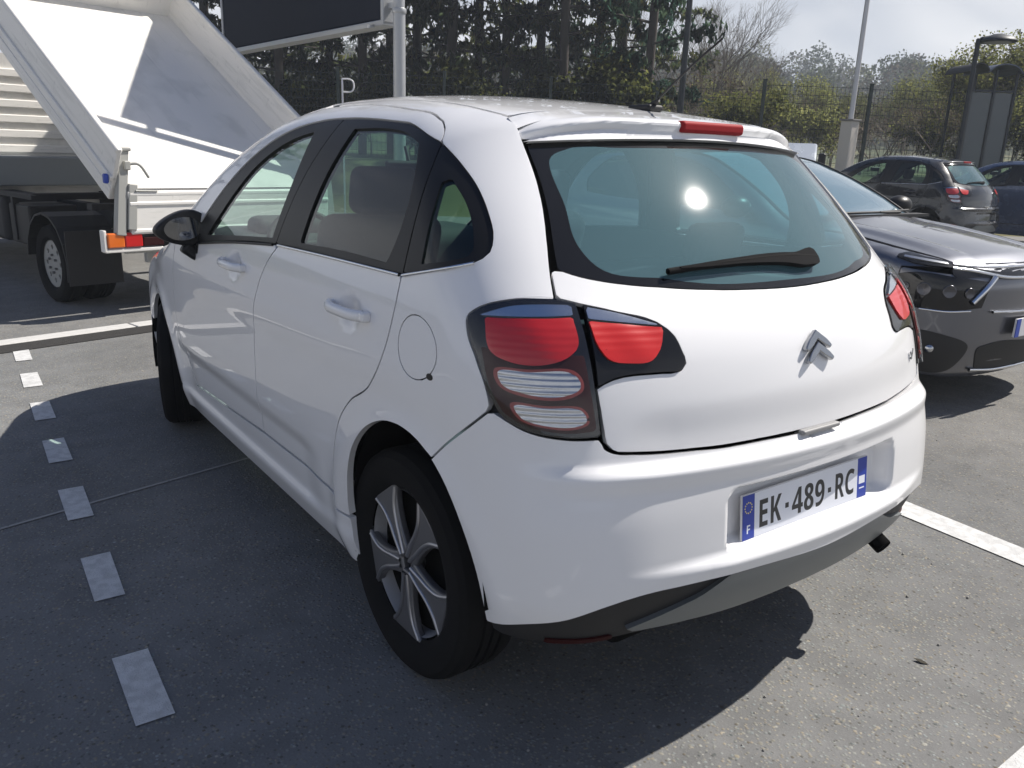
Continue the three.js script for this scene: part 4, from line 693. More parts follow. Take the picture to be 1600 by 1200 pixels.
{
  const CROSS = {
    zR: -0.25, zF: -2.75, wheels: [0, -2.54],
    side: [[0.1, 0.74], [0.25, 0.82], [0.45, 0.862], [0.7, 0.874], [0.88, 0.868], [0.98, 0.85], [1.05, 0.815], [1.15, 0.78], [1.3, 0.715], [1.40, 0.65], [1.46, 0.58], [1.50, 0.48], [1.54, 0.35]],
    taper: [[-3.4, 0.10], [-3.0, 0.04], [-2.6, 0.01], [-2.0, 0], [0, 0], [0.5, 0.05], [0.8, 0.1]],
    rear: [[0.15, 0.45], [0.3, 0.6], [0.6, 0.64], [0.85, 0.62], [1.0, 0.58], [1.2, 0.45], [1.42, 0.25], [1.5, 0.15]], rearBow: [[0.2, 0.16], [1.4, 0.25]],
    front: [[0.15, -3.16], [0.24, -3.25], [0.45, -3.31], [0.72, -3.32], [0.82, -3.29], [0.90, -3.20], [1.0, -3.12], [1.6, -3.0]], frontBow: [[0.2, 0.22], [0.8, 0.24], [1.2, 0.1], [1.6, 0]],
    top: [[-3.4, 0.70], [-3.32, 0.82], [-3.2, 0.885], [-2.95, 0.945], [-2.6, 1.0], [-2.25, 1.045], [-2.08, 1.085], [-1.75, 1.25], [-1.45, 1.375], [-1.15, 1.45], [-0.8, 1.475], [-0.3, 1.465], [0.1, 1.43], [0.5, 1.36]],
    crown: [[-3.3, 0.10], [-2.5, 0.09], [-2.1, 0.14], [-1.5, 0.16], [-1.0, 0.10], [0.5, 0.08]],
    corner: [[0.2, 0.14], [1.0, 0.14], [1.4, 0.16]], edge: [[-3.2, 0.07], [-2.2, 0.05], [-1.0, 0.08], [0.2, 0.03]],
    extra(a, y, z) { let w = 0; for (const wz of this.wheels) { const r = Math.hypot(z - wz, y - 0.32), e = (r - 0.37) / 0.05; if (e * e < 9) w += 0.014 * Math.exp(-e * e); } return w; },
  };
  const B = new Body(CROSS), car = thing('crossover_car', 'dark grey crossover facing the camera, in the bay right of the white hatchback', 'car');
  car.position.set(3.72, 0, -3.60); car.rotation.y = Math.PI - 0.03;
  const G = phys([0.145, 0.15, 0.17], 0.40, { metalness: 0.9, clearcoat: 1, clearcoatRoughness: 0.03 }), both = (n, g, m, p = car) => { obj(n, g, m, p); obj(n, flip(g), m, p); };
  const arch = z => Array.from({ length: 48 }, (_, i) => { const a = i / 48 * 2 * Math.PI, zz = z + 0.37 * Math.cos(a), y = 0.31 + 0.375 * Math.sin(a); return [B.sideU(zz, y), y]; });
  const edge = smooth([[0.52, 0.06], [0.54, -0.5], [0.56, -0.95], [0.60, -1.25], [0.66, -1.6], [0.72, -2.0], [0.735, -2.12]], false, 6), eUY = edge.map(([x, z]) => { const p = B.roof(-x, z); return [B.u(p[0], p[2]), p[1]]; });
  const U = h => B.uf + h, dlo = smooth([[-1.78, 1.045, 1], [-1.2, 1.06], [-0.3, 1.075], [0.02, 1.09, 1], [0.08, 1.2], [0.0, 1.34], [-0.35, 1.395], [-0.85, 1.405], [-1.2, 1.345], [-1.5, 1.215]]);
  const bonnetUY = smooth([[0.735, -2.12, 1], [0.70, -2.5], [0.675, -2.9], [0.61, -3.12, 1]], false).map(([x, z]) => { const p = B.roof(-x, z); return [B.u(p[0], p[2]), p[1]]; });
  obj('front_backing', panel(B, [[U(0), 0.2], [U(1.6), 0.25], [U(1.6), 0.94], [U(1.1), 0.90], [U(0), 0.84], [2 * B.uf - U(1.1), 0.90], [2 * B.uf - U(1.6), 0.94], [2 * B.uf - U(1.6), 0.25]], { step: 0.04, lift: -0.02, skirt: 0, holes: [arch(-2.54)] }), M.under, car);
  both('side_panel', panel(B, [[U(1.0), 0.84], [U(1.035), 0.60], [U(1.135), 0.27], [-2.6, 0.24], [0.45, 0.30], [0.34, 1.0], [0.34, 1.43], ...eUY, ...bonnetUY], { holes: [arch(0), arch(-2.54), dlo], step: 0.022 }), G);
  both('window_frame', panel(B, dlo, { step: 0.025, gap: 0, lift: -0.006 }), M.blackGloss);
  const mir2 = pts => smooth([...pts, ...pts.slice().reverse().filter(p => p[0] > B.uf + 1e-6).map(p => [2 * B.uf - p[0], ...p.slice(1)])].reverse());
  // front: bumper skin in body colour with dark insets, two tiers of lamps, bright strips
  obj('front_bumper', panel(B, mir2([[U(0), 0.80], [U(0.6), 0.81], [U(1.0), 0.84, 1], [U(1.035), 0.60, 1], [U(1.135), 0.27, 1], [U(0.6), 0.20], [U(0), 0.19]].reverse().reverse()), { step: 0.016, skirt: 0.02, holes: [arch(-2.54)] }), G, car);
  obj('bonnet', panel(B, smooth([[0.70, -2.12, 1], [0.69, -2.5], [0.67, -2.9], [0.60, -3.12], [0.40, -3.235], [0, -3.27], [-0.40, -3.235], [-0.60, -3.12], [-0.67, -2.9], [-0.69, -2.5], [-0.70, -2.12, 1], [0, -2.22]]), { top: true, step: 0.022, lift: 0.004, skirt: 0.03, disp: (x, z) => 0.010 * (sstep(0.40, 0.46, Math.abs(x)) - sstep(0.52, 0.62, Math.abs(x))) * sstep(-3.2, -2.9, z) }), G, car);
  obj('windscreen', panel(B, [...edge.filter(p => p[1] < -0.98), [0.4, -2.19], [0, -2.215], [-0.4, -2.19], ...edge.filter(p => p[1] < -0.98).reverse().map(([x, z]) => [-x, z]), [0, -1.08]], { top: true, step: 0.03, gap: 0.012, skirt: 0, lift: -0.002 }), M.glassScreen, car);
  both('screen_pillar', tube(edge.filter((p, i) => i % 3 === 0 && p[1] < -0.9).map(([x, z]) => { const p = B.roof(-x, z); return p; }), 0.012, 6, 30), M.black);
  obj('roof_panel', panel(B, [...edge.filter(p => p[1] > -1.0), ...edge.filter(p => p[1] > -1.0).reverse().map(([x, z]) => [-x, z]), [0, -1.09]], { top: true, step: 0.04 }), G, car);
  obj('tailgate', panel(B, mirrorU(B, [[B.uc, 0.35], [0.45, 0.35], [0.34, 0.75], [0.34, 1.42], [B.uc, 1.44]]).reverse().reverse(), { step: 0.04 }), G, car);
  obj('cowl', [box(1.3, 0.02, 0.10, 0, 1.05, -2.16), tube([[0.5, 1.07, -2.17], [0.1, 1.075, -2.19], [-0.35, 1.07, -2.16]], 0.009, 6, 12), tube([[-0.05, 1.075, -2.19], [-0.62, 1.075, -2.06]], 0.009, 6, 8)], M.blackMatt, car);
  const inset = (n, pts, m, lift, mir, more = {}) => { const g = panel(B, smooth(pts), { step: 0.012, gap: 0, skirt: 0.008, lift, ...more }); mir ? both(n, g, m) : obj(n, g, m, car); };
  obj('upper_grille', panel(B, mir2([[U(0), 0.865], [U(0.5), 0.868], [U(0.70), 0.872], [U(0.72), 0.83], [U(0.5), 0.80], [U(0), 0.785]]), { step: 0.014, gap: 0, lift: 0.004 }), M.blackGloss, car);
  inset('headlamp', [[U(0.70), 0.845, 1], [U(0.70), 0.875, 1], [U(0.86), 0.893], [U(1.02), 0.905], [U(1.05), 0.895], [U(0.98), 0.872]].reverse(), M.blackGloss, 0.006, true);
  inset('light_bar', [[U(0.73), 0.858, 1], [U(0.73), 0.866, 1], [U(0.86), 0.880], [U(1.0), 0.893, 1], [U(1.0), 0.884, 1], [U(0.86), 0.870]].reverse(), M.reflector, 0.012, true, { step: 0.006 });
  const strip = (pts, r, m, n) => both(n, tube(pts.map(([h, y]) => { const p = B.shell(U(h), y); return [p[0], p[1], p[2] - 0.012]; }), r, 6, 30), m);
  strip([[0.0, 0.85], [0.3, 0.85], [0.5, 0.855], [0.70, 0.868]], 0.008, M.chrome, 'chrome_strip'); strip([[0.0, 0.79], [0.35, 0.80], [0.48, 0.82], [0.60, 0.838], [0.72, 0.848]], 0.010, M.chrome, 'chrome_strip');
  strip([[0.44, 0.80], [0.52, 0.74], [0.60, 0.66]], 0.018, M.chrome, 'lamp_surround');
  inset('main_lamp', [[U(0.52), 0.63, 1], [U(0.48), 0.775, 1], [U(0.70), 0.80], [U(0.95), 0.812], [U(1.02), 0.79], [U(1.0), 0.68], [U(0.90), 0.625]].reverse(), M.blackGloss, 0.006, true);
  const lampDark = std([0.10, 0.10, 0.11], 0.25, 0.9);
  for (const [h, y, r] of [[0.62, 0.715, 0.030], [0.735, 0.722, 0.036], [0.86, 0.728, 0.036], [0.955, 0.735, 0.022]]) {
    const p = V3(...B.shell(U(h), y)), n = V3(...B.shell(U(h + 0.01), y)).sub(p).cross(V3(...B.shell(U(h), y + 0.01)).sub(p)).normalize(); if (n.z > 0) n.negate();
    const at0 = g => g.applyQuaternion(new THREE.Quaternion().setFromUnitVectors(V3(0, 1, 0), n)).translate(p.x + n.x * 0.009, p.y + n.y * 0.009, p.z + n.z * 0.009);
    both('lamp_bowl', at0(lathe([[0, 0.001], [r * 0.5, 0.002], [r * 0.9, 0.005], [r, 0.005], [r * 1.06, 0.001]], 24)), lampDark);
  }
  strip([[0.60, 0.615], [0.74, 0.61], [0.88, 0.615]], 0.007, M.chrome, 'chrome_strip'); strip([[0.0, 0.60], [0.2, 0.60], [0.44, 0.605]], 0.008, M.chrome, 'chrome_strip');
  obj('lower_grille', panel(B, mir2([[U(0), 0.41], [U(0.40), 0.41], [U(0.47), 0.39], [U(0.42), 0.27], [U(0), 0.25]]), { step: 0.014, gap: 0, lift: 0.004 }), M.blackMatt, car);
  inset('fog_lamp_inset', [[U(0.55), 0.40], [U(0.70), 0.47], [U(0.98), 0.46], [U(1.03), 0.34], [U(0.9), 0.27], [U(0.6), 0.28]].reverse(), M.blackMatt, 0.005, true);
  { const p = B.shell(U(0.78), 0.39); both('fog_lamp', new THREE.SphereGeometry(0.028, 14, 10).translate(p[0], p[1], p[2]), M.reflector); }
  strip([[0.0, 0.235], [0.25, 0.235], [0.46, 0.25]], 0.010, M.chrome, 'chrome_strip');
  const np = new THREE.Group(); np.name = 'number_plate'; car.add(np); obj('plate_body', [box(0.52, 0.11, 0.012, 0, 0.505, -3.335, 0.003)], std([0.7, 0.7, 0.72], 0.4), np); for (const x of [0.237, -0.237]) obj('plate_band', box(0.045, 0.108, 0.004, x, 0.505, -3.344), M.blue, np);
  for (const s of [-1, 1]) {
    const mm = new THREE.Group(); mm.name = 'wing_mirror'; car.add(mm); obj('mirror_housing', [new THREE.SphereGeometry(1, 20, 14).scale(0.11, 0.075, 0.09).translate(s * 0.96, 1.09, -1.78), beam([s * 0.90, 1.06, -1.78], [s * 0.80, 1.03, -1.78], 0.05, 0.05)], M.black, mm);
    wheel(car, s * 0.76, 0.32, 0, { R: 0.32, rim: 0.215 }); wheel(car, s * 0.755, 0.32, -2.54, { R: 0.32, rim: 0.215 });
    obj('wheel_well', well(s * 0.70, 0, 0.385, 0.3), M.under, car); obj('wheel_well', well(s * 0.68, -2.54, 0.385, 0.34), M.under, car);
  }
  obj('underbody', [box(1.2, 0.16, 3.6, 0, 0.30, -1.3, 0.03)], M.under, car);
  obj('front_seat', [-0.36, 0.36].flatMap(x => [box(0.48, 0.16, 0.5, x, 0.55, -1.35, 0.06), box(0.48, 0.62, 0.13, 0, 0, 0, 0.06).rotateX(0.28).translate(x, 0.88, -1.02), box(0.25, 0.16, 0.09, x, 1.24, -0.92, 0.04)]), M.fabric, car);
  obj('dashboard', [box(1.36, 0.24, 0.42, 0, 0.92, -2.0, 0.09)], M.trimGrey, car);
  obj('cabin_floor', [box(1.40, 0.03, 2.6, 0, 0.38, -1.0), box(1.3, 0.55, 0.04, 0, 0.65, -2.2), box(1.3, 0.7, 0.1, 0, 0.8, -0.2)], M.under, car);
}
// pale van far behind the crossover
{
  const t = thing('parked_van', 'pale van beyond the grey crossover, only its roof and windscreen top showing', 'van'); t.position.set(12.15, 0, -8.95); t.rotation.y = 2.2; t.scale.set(1, 0.83, 1);
  const wp = carPaint([0.60, 0.64, 0.68]);
  obj('van_body', toCreasedNormals(slab([[0, 0.35], [-4.6, 0.35], [-4.7, 0.75], [-4.3, 1.05], [-3.5, 1.25], [-2.75, 1.98], [-0.1, 2.0], [0, 1.6]], 1.75, 0.05, 3), 0.4), wp, t);
  obj('windscreen', beam([0, 1.27, -3.53], [0, 1.92, -2.86], 1.62, 0.02, [0, 1, 0]), M.glassScreen, t);
  obj('cabin_interior', box(1.5, 0.6, 0.05, 0, 1.45, -2.7), M.under, t);
  for (const s of [-1, 1]) { obj('wing_mirror', [box(0.12, 0.26, 0.10, s * 1.0, 1.72, -3.1, 0.04), bar([s * 0.97, 1.62, -3.1], [s * 0.86, 1.5, -3.1], 0.02)], M.black, t); for (const z of [-0.9, -3.9]) wheel(t, s * 0.80, 0.32, z, { R: 0.32, kind: 'steel', spokes: 8 }); }
  for (const s of [-1, 1]) obj('side_window', slab([[-2.2, 1.25], [-3.35, 1.25], [-2.85, 1.8], [-2.2, 1.82]], 0.012).translate(s * 0.926, 0, 0), M.blackGloss, t);
}
const BB = [2.19, -5.78, 2.53, 0.046, 2.215, -5.62];           // billboard end, height, heading, and its mast
// ---------- the bank, fence, street furniture and woods behind ----------
const FA = [12.5, -12.9], FD = [0.805, 0.594], FN = [0.594, -0.805];          // fence line: a point, along, away
const onLine = (t, s) => [FA[0] + FD[0] * t + FN[0] * s, FA[1] + FD[1] * t + FN[1] * s];
const bankH = (t, s) => { const hill = 11 * sstep(45, 150, s) * (0.8 + 0.35 * vnoise(t * 0.012 + 3, s * 0.012, 0, 71)); return 1.1 * sstep(-2.6, -0.6, s) + 0.25 * (fbm(t * 0.25 + 9, s * 0.25 + 5, 4, 0, 61) - 0.5) * sstep(-2, 0.5, s) + hill - 0.06 * (1 - sstep(-3, -2.2, s)); };
{
  const pos = [], uv = [], cl = [], id = [], ns = 90, nt = 220, S = j => -3 + 4 * (j / ns) + 250 * Math.pow(j / ns, 2.6);
  for (let j = 0; j <= ns; j++) for (let i = 0; i <= nt; i++) { const t = -140 + 280 * i / nt, s = S(j), [x, z] = onLine(t, s), f = fbm(t * 0.6, s * 0.6, 4, 0, 15); pos.push(x, bankH(t, s), z); uv.push(x, z); const dry = clamp((f - 0.35) * 3); cl.push(0.055 + 0.10 * dry, 0.075 + 0.065 * dry, 0.025 + 0.035 * dry); }
  for (let j = 0; j < ns; j++) for (let i = 0; i < nt; i++) { const a = j * (nt + 1) + i, b = a + nt + 1; id.push(a, a + 1, b, b, a + 1, b + 1); }
  const g = new THREE.BufferGeometry(); g.setAttribute('position', new THREE.Float32BufferAttribute(pos, 3)); g.setAttribute('uv', new THREE.Float32BufferAttribute(uv, 2)); g.setAttribute('color', new THREE.Float32BufferAttribute(cl, 3)); g.setIndex(id); g.computeVertexNormals();
  if (g.attributes.normal.getY(100) < 0) { const a = g.index.array; for (let i = 0; i < a.length; i += 3) { const k = a[i]; a[i] = a[i + 1]; a[i + 1] = k; } g.computeVertexNormals(); }
  const m = struct('grass_bank', g, new THREE.MeshStandardMaterial({ vertexColors: true, roughness: 1 }));
}
// leaves: one geometry of many small faces with a tone each
class Leaves {
  constructor(seed) { this.p = []; this.n = []; this.c = []; this.r = rng(seed); }
  face(x, y, z, size, col, long = 1.6, dir = null) {
    const r = this.r; let a = V3(r() - 0.5, r() - 0.5, r() - 0.5).normalize(); if (dir) a.lerp(dir, 0.6).normalize();
    const b = V3(r() - 0.5, r() - 0.5, r() - 0.5).cross(a).normalize(), n = a.clone().cross(b), L = size * long * 0.5, w = size * 0.5, k = 0.75 + 0.5 * r();
    const P = [[0, -L], [w, -L * 0.1], [0, L], [-w, -L * 0.1]].map(([s, t]) => [x + b.x * s + a.x * t, y + b.y * s + a.y * t, z + b.z * s + a.z * t]);
    for (const i of [0, 1, 2, 0, 2, 3]) { this.p.push(...P[i]); this.n.push(n.x, n.y, n.z); this.c.push(col[0] * k, col[1] * k, col[2] * k); }
  }
  build() { const g = new THREE.BufferGeometry(); g.setAttribute('position', new THREE.Float32BufferAttribute(this.p, 3)); g.setAttribute('normal', new THREE.Float32BufferAttribute(this.n, 3)); g.setAttribute('color', new THREE.Float32BufferAttribute(this.c, 3)); return g; }
}
const leafMat = new THREE.MeshPhysicalMaterial({ vertexColors: true, roughness: 0.95, transmission: 0.6, thickness: 0, ior: 1.2 }), bark = std([0.13, 0.115, 0.10], 0.95), barkPine = std([0.045, 0.036, 0.030], 0.95), barkTwig = std([0.21, 0.175, 0.145], 0.95), barkPale = std([0.16, 0.14, 0.12], 0.95);
function pine(seed, H, R, cols, low) {           // [trunk geometry, crown geometry], base at the origin
  const L = new Leaves(seed), r = L.r, tr = [tube([[0, -0.4, 0], [0.1 * (r() - 0.5), H * 0.4, 0.1], [0.25 * (r() - 0.5), H * 0.75, 0.1], [0.1, H, 0]], 0.13, 7, 16)];
  const n = 30;
  for (let i = 0; i < n; i++) {
    const f = low + (1 - low) * (i + r()) / n, y = H * f, az = i * 2.4 + r(), len = R * (0.35 + 0.75 * Math.pow(1 - f, 0.6)) * (0.7 + 0.5 * r()), tip = [Math.cos(az) * len, y + len * (0.12 - 0.25 * r()), Math.sin(az) * len];
    tr.push(bar([0, y - 0.1, 0], tip, 0.035, 0.008, 4));
    for (let k = 0; k < 40; k++) {
      const t = 0.3 + 0.75 * r(), q = 0.28 + 0.25 * r(), c = cols[Math.floor(r() * cols.length)], bx = tip[0] * t + (r() - 0.5) * q * 1.6, by = (y - 0.1) + (tip[1] - y + 0.1) * t + (r() - 0.5) * q * 0.9, bz = tip[2] * t + (r() - 0.5) * q * 1.6;
      for (let m = 0; m < 5; m++) L.face(bx + (r() - 0.5) * 0.16, by + (r() - 0.5) * 0.14, bz + (r() - 0.5) * 0.16, 0.075, c, 3.6, V3(0, 0.6, 0));
    }
  }
  return [join(tr), L.build()];
}
function branching(seed, H, spread, leaf, cols, size, depth = 5, perTip = 14) {   // deciduous: recursive limbs, leaves near the tips
  const L = new Leaves(seed), r = L.r, tr = [];
  (function grow(p, d, len, rad, k) {
    const q = [p[0] + d.x * len, p[1] + d.y * len, p[2] + d.z * len];
    tr.push(bar(p, q, rad, rad * 0.66, k > 3 ? 6 : 3));
    if (leaf && k <= 2) for (let i = 0; i < perTip; i++) { const t = r(), w = leaf; L.face(p[0] + (q[0] - p[0]) * t + (r() - 0.5) * w, p[1] + (q[1] - p[1]) * t + (r() - 0.5) * w, p[2] + (q[2] - p[2]) * t + (r() - 0.5) * w, size * (0.7 + 0.6 * r()), cols[Math.floor(r() * cols.length)], 1.5); }
    if (k === 0) return;
    const m = k > 3 ? 3 : 2 + (r() < 0.5 ? 1 : 0);
    for (let i = 0; i < m; i++) { const e = V3(r() - 0.5, r() - 0.5, r() - 0.5).normalize().multiplyScalar(spread); const nd = d.clone().add(e).add(V3(0, 0.16, 0)).normalize(); grow(q, nd, len * (0.66 + 0.22 * r()), rad * 0.62, k - 1); }
  })([0, -0.3, 0], V3(0.04 * (r() - 0.5), 1, 0.04 * (r() - 0.5)).normalize(), H * 0.30, H * 0.014, depth);
  return [join(tr), L.p.length ? L.build() : null];
}
const at = (px, D) => {                          // bearing of a thing seen at column px (near the horizon), D metres away along the view
  const d = V3((px - 800) / 1268.8, 370 / 1268.8, -1).applyEuler(camera.rotation), f = V3(0, 0, -1).applyEuler(camera.rotation), k = D * Math.hypot(f.x, f.z) / (d.x * f.x + d.z * f.z); return [camera.position.x + d.x * k, camera.position.z + d.z * k];
};
const groundAt = (x, z) => { const dx = x - FA[0], dz = z - FA[1]; return bankH(dx * FD[0] + dz * FD[1], dx * FN[0] + dz * FN[1]); };
function plant(name, cat, label, group, kind, m, px, D, scale, turn, sy = 1) {
  const [x, z] = at(px, D), t = thing(name, label, cat, group); t.position.set(x, Math.max(-0.05, groundAt(x, z)) - 0.05, z); t.rotation.y = turn; t.scale.set(scale, scale * sy, scale);
  const a = new THREE.Mesh(kind[0], m); a.name = 'trunk'; t.add(a); if (kind[1]) { const b = new THREE.Mesh(kind[1], leafMat); b.name = 'crown'; t.add(b); } return shadowed(t);
}
{
  const q = rng(99), dark = [[0.15, 0.22, 0.11], [0.19, 0.27, 0.12], [0.25, 0.31, 0.12], [0.34, 0.36, 0.13]], blue = [[0.10, 0.22, 0.16], [0.14, 0.28, 0.19], [0.20, 0.32, 0.19]], olive = [[0.22, 0.26, 0.08], [0.30, 0.32, 0.10], [0.18, 0.215, 0.08]];
  const P = [pine(1, 11, 2.6, dark, 0.14), pine(2, 12, 2.4, dark.concat(olive), 0.20), pine(3, 10, 2.8, dark.concat(olive), 0.08), pine(4, 11, 2.0, blue, 0.05)];
  const spots = [[250, 33], [330, 29], [385, 31], [440, 27], [478, 33], [520, 29], [566, 27], [610, 31], [655, 30], [700, 27], [745, 31], [790, 28], [835, 30], [878, 26], [925, 29], [962, 31], [120, 31], [20, 29], [-120, 30], [-280, 27], [-450, 28]];
  const words = { 250: 'left of the raised lorry bed', 330: 'behind the raised bed head', 385: 'under the near end of the billboard', 440: 'behind the middle of the billboard', 478: 'behind the lower lorry side board', 520: 'behind the P-shaped sign', 566: 'between the P-shaped sign and the grey mast', 610: 'directly behind the grey mast', 655: 'first to the right of the grey mast', 700: 'second to the right of the grey mast', 745: 'third to the right of the grey mast', 790: 'above the front of the white hatchback roof', 835: 'above the middle of the white hatchback roof', 878: 'above the rear half of the white hatchback roof', 925: 'second left of the blue-green conifer', 962: 'next left of the blue-green conifer' };
  spots.forEach(([px, D], i) => { if (px < 250 && px > 0) return; plant('pine_tree', 'tree', words[px] ? `dark pine tree ${words[px]}` : 'dark pine tree beyond the left edge of the car park', words[px] ? null : 'pines past the left edge', P[i % 3], barkPine, px, D, 0.9 + 0.35 * q(), q() * 6, 1.0 + 0.25 * q()); });
  plant('conifer_tree', 'tree', 'dense blue-green conifer left of the black lamp mast', null, P[3], barkPine, 1003, 23, 0.92, 1.2, 1.25);
  plant('conifer_tree', 'tree', 'slim blue-green conifer half hidden behind the denser conifer', null, P[3], barkPine, 968, 27, 0.85, 3.2, 1.3);
  // undergrowth in front of the pines
  const U = [branching(21, 2.6, 0.95, 0.5, olive, 0.075, 4, 60), branching(22, 2.2, 0.9, 0.45, olive.concat(dark), 0.07, 4, 60)];
  [[470, 25], [520, 24], [580, 25], [640, 24.5], [690, 23.5], [730, 24.5], [775, 23], [820, 24], [860, 22.5], [905, 23.5], [945, 22]].forEach(([px, D], i) => plant('shrub', 'shrub', 'olive green shrub at the foot of the pines, seen just above the hatchback roof', 'undergrowth at the foot of the pines', U[i % 2], bark, px, D, 0.8 + 0.5 * q(), q() * 6));
  // bare trees and brown thicket beyond the fence
  const Bt = [branching(31, 8.5, 0.55, 0, [], 0, 7), branching(32, 7.5, 0.62, 0, [], 0, 7), branching(33, 3.4, 0.8, 0.35, [[0.28, 0.23, 0.17], [0.22, 0.19, 0.12], [0.27, 0.29, 0.12]], 0.06, 6, 1), branching(34, 3.0, 0.85, 0.35, [[0.28, 0.23, 0.18], [0.24, 0.20, 0.15]], 0.06, 6, 1)];
  [[1092, 32, 0.62, 0, 'bare leafless tree just right of the black lamp mast'], [1148, 32, 0.60, 1, 'bare leafless tree with the widest crown, left of the thin white pole'], [1045, 34, 0.7, 1, 'bare leafless tree between the conifer and the black lamp mast'], [1185, 35, 0.48, 0, 'smaller bare tree at the right edge of the bare group']].forEach(([px, D, s, k, l]) => plant('bare_tree', 'tree', l, null, Bt[k], bark, px, D, s, q() * 6));
  for (let i = 0; i < 26; i++) plant('bare_shrub', 'shrub', 'brown leafless shrub in the thicket behind the mesh fence', 'brown thicket behind the fence', Bt[2 + i % 2], barkTwig, 1015 + i * 20 + 8 * q(), 23 + 12 * q(), 0.55 + 0.3 * q(), q() * 6);
  // spring green
  const spring = [[0.48, 0.52, 0.15], [0.58, 0.60, 0.19], [0.38, 0.44, 0.14]], mid = [[0.34, 0.40, 0.17], [0.42, 0.45, 0.19], [0.48, 0.50, 0.20]];
  const G = [branching(41, 5.0, 0.62, 0.6, spring, 0.065, 6, 11), branching(42, 4.6, 0.7, 0.6, spring, 0.065, 6, 11), branching(43, 2.6, 0.85, 0.5, spring.concat(mid), 0.06, 5, 22), branching(44, 4.2, 0.7, 0.6, mid, 0.065, 6, 10)];
  [[1562, 26, 0.80, 0, 'yellow-green spring tree behind the saucer-shaped lamp'], [1605, 25, 0.85, 1, 'yellow-green spring tree cut off by the right edge'], [1478, 33, 0.85, 1, 'thin yellow-green tree just left of the shelter'], [1440, 36, 0.75, 3, 'green tree between the thin pole and the shelter'], [1390, 38, 0.7, 3, 'green tree right of the thin white pole'], [1690, 25, 0.85, 0, 'yellow-green spring tree outside the right edge']].forEach(([px, D, s, k, l]) => plant('spring_tree', 'tree', l, null, G[k], barkPale, px, D, s, q() * 6));
  [[1172, 21.5, 0.85, 'bright green bush behind the fence, right of the black lamp mast'], [1585, 22, 0.9, 'bright green bush right of the shelter'], [1540, 23, 0.95, 'bright green bush behind the shelter'], [1430, 25, 0.8, 'bright green bush left of the shelter'], [1250, 27, 0.9, 'green bush in the thicket left of the thin white pole']].forEach(([px, D, s, l]) => plant('bush', 'bush', l, null, G[2], bark, px, D, s, q() * 6));
  [[1120, 40], [1180, 44], [1215, 38], [1262, 46], [1300, 41], [1345, 47], [1410, 42], [1455, 40], [1500, 45], [1545, 38], [1590, 42]].forEach(([px, D], i) => plant('spring_tree', 'tree', 'hazy yellow-green tree on the slope beyond the fence', 'hazy spring trees on the slope', G[i % 2 ? 3 : 0], barkPale, px, D, 0.62 + 0.3 * q(), q() * 6));
  // far wooded hill: one mass of small crowns
  const L = new Leaves(55), r = L.r, tones = [[0.24, 0.29, 0.15], [0.30, 0.28, 0.19], [0.20, 0.26, 0.15], [0.40, 0.43, 0.18], [0.33, 0.29, 0.22]];
  for (let i = 0; i < 300; i++) {
    const s = 50 + 105 * Math.pow(r(), 0.8), t = -40 + 130 * r(), [x, z] = onLine(t, s), y = bankH(t, s), h = 5 + 4 * r(), w = 2.2 + 1.6 * r(), c = tones[Math.floor(r() * 5)];
    for (let k = 0; k < 420; k++) { const a = r() * 6.283, e = Math.acos(2 * r() - 1), m = 0.75 + 0.3 * r(); L.face(x + Math.cos(a) * Math.sin(e) * w * m, y + h * 0.55 + Math.cos(e) * h * 0.5 * m, z + Math.sin(a) * Math.sin(e) * w * m, 0.36, c, 1.4); }
  }
  const far = new THREE.Mesh(L.build(), leafMat); far.name = 'far_wood'; far.userData.kind = 'stuff'; tag(far, 'distant brown and green wooded hillside along the horizon', 'woodland'); far.castShadow = far.receiveShadow = true; scene.add(far);
}
// mesh fence on the bank
{
  const fm = std([0.018, 0.030, 0.026], 0.6), f = thing('mesh_fence', 'dark green steel mesh fence with posts along the bank behind the cars', 'fence'), H = 2.0;
  f.position.set(FA[0], 0, FA[1]); f.rotation.y = -Math.atan2(FD[1], FD[0]);
  const post = join([box(0.075, H + 0.15, 0.075, 0, H / 2, 0, 0.008), box(0.085, 0.03, 0.085, 0, H + 0.08, 0, 0.008)]), wires = [];
  for (let k = 0; k <= 10; k++) wires.push(box(2.42, 0.010, 0.010, 1.25, 0.06 + k * 0.19, 0)); for (let k = 1; k < 25; k++) wires.push(box(0.006, H, 0.006, k * 0.1, H / 2, 0.006)); const mesh = join(wires);
  for (let k = -8; k < 8; k++) { const x = k * 2.5 + 0.4, y = bankH(x, 0) - 0.03; const a = obj('post', post, fm, f); a.position.set(x, y, 0); const b = obj('mesh_panel', mesh, fm, f); b.position.set(x, y, 0); }
}
